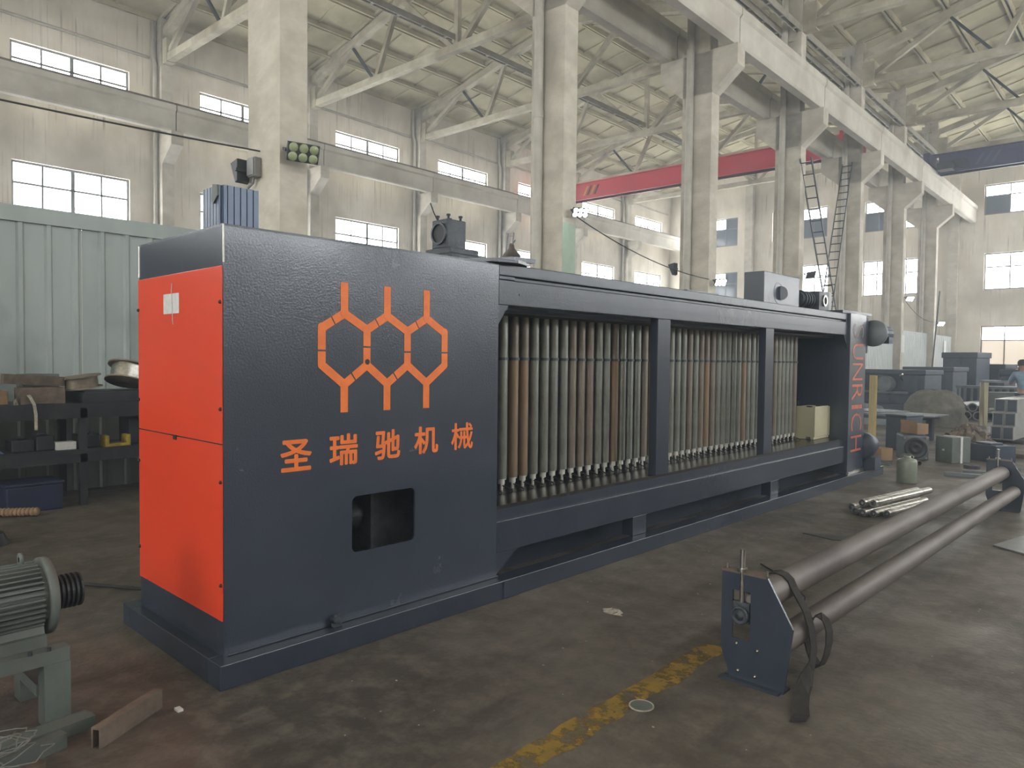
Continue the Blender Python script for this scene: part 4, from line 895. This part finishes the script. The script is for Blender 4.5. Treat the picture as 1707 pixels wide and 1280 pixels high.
bp2 = MB().heap(-2.85, 16.5, 0, .5, .55, .4, 30, 9, 14, .45)
tag(bp2.build('scrap_heap', 'brown_obj'), 'brownish heap of wire and turnings beside the square tubes', 'scrap')
bp3 = MB().heap(-4.1, 13.2, 0, .25, .35, .16, 20, 6, 15, .8)
tag(bp3.build('rubble_heap', 'dust'), 'low rubble of small parts behind the machine base end', 'scrap')
# stacked plates on trestles
pt = thing('trestle', 'low dark trestle carrying loose steel plates', 'trestle', (-4.5, 16.9, 0), math.radians(-10))
for x in (-.75, .75):
    for y in (-.5, .5): MB().box(x-.06, x+.06, y-.06, y+.06, 0, .46).build('leg', 'mach', pt)
MB().box(-.9, .9, -.58, .58, .46, .52).build('top', 'mach', pt)
for i, (x, y, w_, d_, a, h) in enumerate(((-4.5, 16.9, 1.0, .65, -10, .521), (-4.2, 16.75, .85, .5, -4, .546), (-4.7, 17.05, .5, .45, -25, .571))):
    simple('steel_plate', ['largest loose plate at the bottom on the trestle', 'middle loose plate overhanging the trestle edge', 'smallest loose plate on top of the trestle'][i], 'plate', MB().box(-w_, w_, -d_, d_, 0, .022), 'mach_light', (x, y, h), (0, 0, math.radians(a)), 0, 'plates on the trestle')
# square tubes in a stack
tq = MB()
for (a, b_, c, d) in ((-.095, .095, -.135, -.115), (-.095, .095, .115, .135), (-.095, -.08, -.115, .115), (.08, .095, -.115, .115)): tq.box(a, b_, 0, 3.0, c, d)
TQ = tq.mesh('tube_wall', 'tube_grey'); TQI = MB().box(-.08, .08, .04, .06, -.115, .115).mesh('inner_dark', 'mach')  # dark sheet inside each open tube stands in for the shade there
rown = ['bottom', 'middle', 'top']
for j in range(3):
    for i in range(2):
        r = thing('square_tube', 'rectangular steel tube in the %s layer of the stack, %s scrap heap' % (rown[j], ['beside the', 'farther from the'][i]), 'steel tube', (-2.55+.2*i+.02*j, 17.55+.05*j, .22+.275*j), math.radians(-3), 'stack of rectangular tubes')
        inst('tube_wall', TQ, r); inst('inner_shade', TQI, r)
for i, y in enumerate((18.0, 20.2)):
    simple('timber_sleeper', ['dark timber sleeper under the open ends of the rectangular tubes', 'dark timber sleeper under the back of the rectangular tubes'][i], 'sleeper', MB().box(-.6, .6, -.08, .08, 0, .082), 'steel_dark', (-2.4, y, 0))
# round pipes and a slatted rack behind
pm2 = MB().cyl((0, 0, 0), (0, 2.0, 0), .13, 18, inner=.10).mesh('short_pipe', 'tube_grey')
for i, (x, z) in enumerate(((-4.55, .131), (-4.27, .131), (-3.99, .131), (-3.71, .131), (-4.41, .375), (-4.13, .375), (-3.85, .375))):
    tag(inst('short_pipe', pm2, None, (x, 24.4, z), (0, 0, math.radians(-4))), 'short grey pipe in the %s row of the pipe pile, %s from the dusty heap' % ('bottom' if z < .2 else 'top', ['first', 'second', 'third', 'fourth', 'first', 'second', 'third'][i]), 'pipe', 'short pipes in a pile')
sr = thing('slatted_rack', 'open rack of upright slats behind the pipe pile', 'rack', (-4.15, 27.0, 0), math.radians(-8))
MB().box(-.85, .85, -.25, .25, .85, .93).build('top_board', 'mach_light', sr); MB().box(-.85, .85, -.25, .25, .0, .08).build('bottom_board', 'mach', sr); MB().box(-.85, .85, .2, .24, .08, .85).build('back_board', 'mach', sr)
me = MB().box(-.035, .035, -.25, -.22, .08, .85).mesh('slat', 'mach_light')
for k in range(9): inst('slat', me, sr, (-.78+.195*k, 0, 0))
# small boxes, gear motor and crates on the floor past the jug
def crate(name, lab, loc, w_, d_, h_, m, rz=0.0):
    r = thing(name, lab, 'crate', loc, math.radians(rz)); MB().box(-w_/2, w_/2, -d_/2, d_/2, 0, h_).build('body', m, r, None, .01)
    MB().box(-w_/2-.008, w_/2+.008, -.02, .02, -.0, h_+.006).build('strap', 'paper', r); MB().box(-.02, .02, -d_/2-.008, d_/2+.008, h_*.45, h_*.52).build('strap', 'paper', r)
crate('wrapped_crate', 'grey wrapped crate with crossing pale straps past the jug', (-2.58, 13.72, 0), .34, .36, .42, 'motor_grey', -35)
simple('dark_toolbox', 'dark green box with ragged top right of the wrapped crate', 'box', MB().box(-.25, .25, -.2, .2, 0, .28).box(-.2, .1, -.15, .1, .28, .31), 'mach', (-2.12, 14.35, 0), (0, 0, math.radians(-35)), .01)
simple('carton', 'brown carton on the floor left of the round faced gear motor', 'carton', MB().box(-.14, .14, -.12, .12, 0, .2), 'card', (-3.52, 13.15, 0), (0, 0, math.radians(-30)), .004)
simple('carton', 'brown open carton on top of the gear motor', 'carton', MB().box(-.17, .17, -.12, .12, 0, .17).box(-.17, .17, -.13, -.12, .17, .22), 'card', (-3.16, 13.75, .425), (0, 0, math.radians(-30)), .004)
gm2 = thing('gear_motor', 'square flanged gear motor with round ringed face on the floor', 'motor', (-3.12, 13.55, 0), math.radians(25))
MB().box(-.19, .19, -.1, .4, 0, .42).build('housing', 'mach', gm2, None, .03); MB().box(-.2, .2, -.14, -.1, .01, .41).build('flange', 'mach_light', gm2, None, .02)
MB().lathe([(.17, 0), (.17, .03), (.14, .035), (.12, .01), (.08, .01), (.08, .04), (.05, .045), (.03, .02), (0, .02)], (0, -.14, .21), (0, -1, 0), 26).build('ringed_face', 'steel_dark', gm2)
for a in (-1, 1):
    for c in (-1, 1): MB().cyl((a*.165, -.16, .21+c*.165), (a*.165, -.14, .21+c*.165), .018, 8).build('bolt', 'chrome', gm2)
simple('steel_drum', 'dark upright box cabinet between machine end and wrapped crate', 'cabinet', MB().box(-.2, .2, -.25, .25, 0, .62).box(-.21, .21, -.26, .26, .62, .66), 'mach', (-3.62, 15.0, 0), (0, 0, math.radians(-20)), .015)
simple('red_plate', 'dull red brown plate on the floor beside the dark green box', 'plate', MB().box(-.5, .5, -.3, .3, 0, .07), 'rust', (-2.05, 15.5, 0), (0, 0, math.radians(-20)))
simple('leaning_plate', 'grey cut plate leaning behind the machine end column', 'plate', MB().prism([(-.6, 0, 0), (.55, 0, 0), (.2, 0, .5), (-.6, 0, .62)], (0, .03, 0)), 'mach_light', (-5.6, 20.2, .02), (math.radians(-12), 0, math.radians(20)))
wb = thing('work_bench', 'cluttered bench with grinder where the person in blue works', 'bench', (-3.1, 22.35, 0), math.radians(20))
MB().box(-.5, .5, -.3, .3, 1.14, 1.2).build('top', 'mach_light', wb)
for x in (-.44, .44):
    for y in (-.25, .25): MB().box(x-.04, x+.04, y-.04, y+.04, 0, 1.14).build('leg', 'cream', wb)
MB().box(-.4, .4, -.2, .2, .5, .9).build('drawer_box', 'motor_grey', wb, None, .02)
gr_ = thing('bench_grinder', 'dark bench grinder with round wheel guard on the cluttered bench', 'grinder', (-3.05, 22.4, 1.2))
MB().cyl((-.1, 0, .18), (.25, 0, .18), .1, 18).build('motor', 'mach', gr_); MB().cyl((.25, 0, .22), (.32, 0, .22), .2, 22).build('wheel_guard', 'mach', gr_); MB().cyl((-.16, 0, .18), (-.1, 0, .18), .11, 18).build('wheel_guard', 'mach', gr_); MB().box(-.12, .22, -.08, .08, 0, .1).build('foot', 'mach', gr_)

# ------------------------------------------------------------------ the worker
def skin(name, m, V, Eg, root, parent=None, sub=2):
    me = bpy.data.meshes.new(name); me.from_pydata([v[:3] for v in V], Eg, []); o = bpy.data.objects.new(name, me); COL.objects.link(o)
    sk = o.modifiers.new('skin', 'SKIN'); sk.use_smooth_shade = True
    if not me.skin_vertices: me.attributes.new
    for i, d in enumerate(me.skin_vertices[0].data):
        r = V[i][3]; d.radius = (r, V[i][4] if len(V[i]) > 4 else r); d.use_root = (i == root)
    su = o.modifiers.new('sub', 'SUBSURF'); su.levels = sub; su.render_levels = sub
    bpy.context.view_layer.update(); dg = bpy.context.evaluated_depsgraph_get(); m2 = bpy.data.meshes.new_from_object(o.evaluated_get(dg)); bpy.data.objects.remove(o)
    m2.materials.clear(); m2.materials.append(MATS[m]); m2.polygons.foreach_set('use_smooth', [True]*len(m2.polygons))
    r_ = bpy.data.objects.new(name, m2); COL.objects.link(r_)
    if parent: r_.parent = parent
    return r_
pe = thing('person', 'person in a light blue shirt and dark trousers stooping over the bench, back turned', 'person', (-2.5, 20.9+.25, 0), math.radians(25))
def mk_skin_layers():
    o_ = bpy.data.objects
    # joints: pelvis, waist, chest, neck, head; arms and legs (local: faces +y)
    J = [(0, 0, .93, .15, .11), (0, .04, 1.12, .145, .10), (0, .12, 1.32, .17, .11), (0, .19, 1.45, .055), (0, .24, 1.53, .075, .085), (0, .27, 1.62, .085, .095), (0, .275, 1.69, .05, .06),
         (-.19, .13, 1.37, .06), (-.25, .24, 1.14, .045), (-.17, .44, 1.18, .034), (-.14, .52, 1.20, .028, .035), (.19, .13, 1.37, .06), (.25, .24, 1.14, .045), (.17, .44, 1.18, .034), (.14, .52, 1.20, .028, .035),
         (-.10, 0, .86, .09), (-.11, .03, .50, .065), (-.11, -.02, .10, .045), (-.11, .12, .035, .035), (.10, 0, .86, .09), (.11, .06, .50, .065), (.12, .03, .10, .045), (.12, .17, .035, .035)]
    Ed = [(0, 1), (1, 2), (2, 3), (3, 4), (4, 5), (5, 6), (2, 7), (7, 8), (8, 9), (9, 10), (2, 11), (11, 12), (12, 13), (13, 14), (0, 15), (15, 16), (16, 17), (17, 18), (0, 19), (19, 20), (20, 21), (21, 22)]
    skin('body', 'skin', J, Ed, 0, pe)
    sh_ = [(0, 0, .90, .175, .135), (0, .04, 1.12, .165, .12), (0, .12, 1.33, .19, .13), (0, .16, 1.42, .08, .08), (-.20, .13, 1.37, .08), (-.26, .22, 1.17, .068), (.20, .13, 1.37, .08), (.26, .22, 1.17, .068)]
    skin('shirt', 'shirt', sh_, [(0, 1), (1, 2), (2, 3), (2, 4), (4, 5), (2, 6), (6, 7)], 0, pe)
    tr = [(0, 0, .93, .165, .13), (-.10, 0, .84, .11), (-.11, .03, .50, .085), (-.11, -.02, .09, .065), (.10, 0, .84, .11), (.11, .06, .50, .085), (.12, .03, .09, .065)]
    skin('trousers', 'trousers', tr, [(0, 1), (1, 2), (2, 3), (0, 4), (4, 5), (5, 6)], 0, pe)
    MB().lathe([(.095, -.04), (.105, .02), (.10, .07), (.07, .11), (0, .125)], (0, .255, 1.615), (0, .1, 1), 18).build('hair', 'hair', pe)
    for s_ in (-1, 1):
        MB().box(s_*.115-.045, s_*.115+.045, -.06, .20, 0, .08).build('shoe', 'black', pe, None, .02)
        MB().lathe([(.022, 0), (.022, .012), (0, .015)], (s_*.09, .27, 1.60), (s_, 0, 0), 10).build('ear', 'skin', pe)
    MB().prism([(-.012, .355, 1.60), (.012, .355, 1.60), (0, .36, 1.65)], (0, .03, -.01)).build('nose', 'skin', pe)
    for s_ in (-1, 1):
        for k in range(4): MB().pipe([(s_*(.115+.014*k), .535, 1.205), (s_*(.115+.014*k), .575, 1.20), (s_*(.112+.013*k), .59, 1.18-.004*k)], .0075, 6).build('finger', 'skin', pe)
        MB().pipe([(s_*.11, .51, 1.2), (s_*.088, .54, 1.205), (s_*.085, .565, 1.195)], .009, 6).build('thumb', 'skin', pe)
mk_skin_layers()


# a few more pieces of stock and scrap on the floor at the far right
def ibeam(lab, loc, ln, rz):
    r = thing('steel_beam', lab, 'steel beam', loc, math.radians(rz), 'dark beams beside the rectangular tubes')
    MB().box(-.08, .08, 0, ln, 0, .02).build('flange', 'mach', r); MB().box(-.08, .08, 0, ln, .16, .18).build('flange', 'mach', r); MB().box(-.012, .012, 0, ln, .02, .16).build('web', 'mach', r)
ibeam('dark steel beam on the floor right beside the red brown plate', (-1.35, 14.2, 0), 3.0, -6)
ibeam('dark steel beam farther from the red brown plate', (-1.02, 14.4, 0), 3.0, -8)
rnd = random.Random(33)
kinds = (('cut_pipe', 'short rusty cut pipe', 'pipe', lambda: MB().cyl((0, -.12, .04), (0, .12, .04), .04, 12, inner=.03), 'rust'), ('gear_blank', 'dark round gear blank', 'gear', lambda: MB().cyl((0, 0, 0), (0, 0, .05), .11, 20, inner=.035), 'steel_dark'), ('angle_piece', 'pale short angle bar', 'angle bar', lambda: MB().box(-.15, .15, -.03, -.02, 0, .05).box(-.15, .15, -.03, .03, 0, .008), 'mach_light'))
for i, (x, y, where) in enumerate(((-3.55, 12.3, 'nearest the machine base end'), (-3.75, 12.75, 'behind the machine base end'), (-3.3, 12.6, 'before the brown carton'), (-2.95, 12.9, 'before the round faced gear motor'), (-2.2, 13.1, 'before the wrapped crate'), (-1.75, 13.4, 'before the dark green box'))):
    nm, lb, ct, fn_, m_ = kinds[i % 3]
    simple(nm, '%s on the floor %s' % (lb, where), ct, fn_(), m_, (x, y, 0), (0, 0, rnd.uniform(0, 3)))
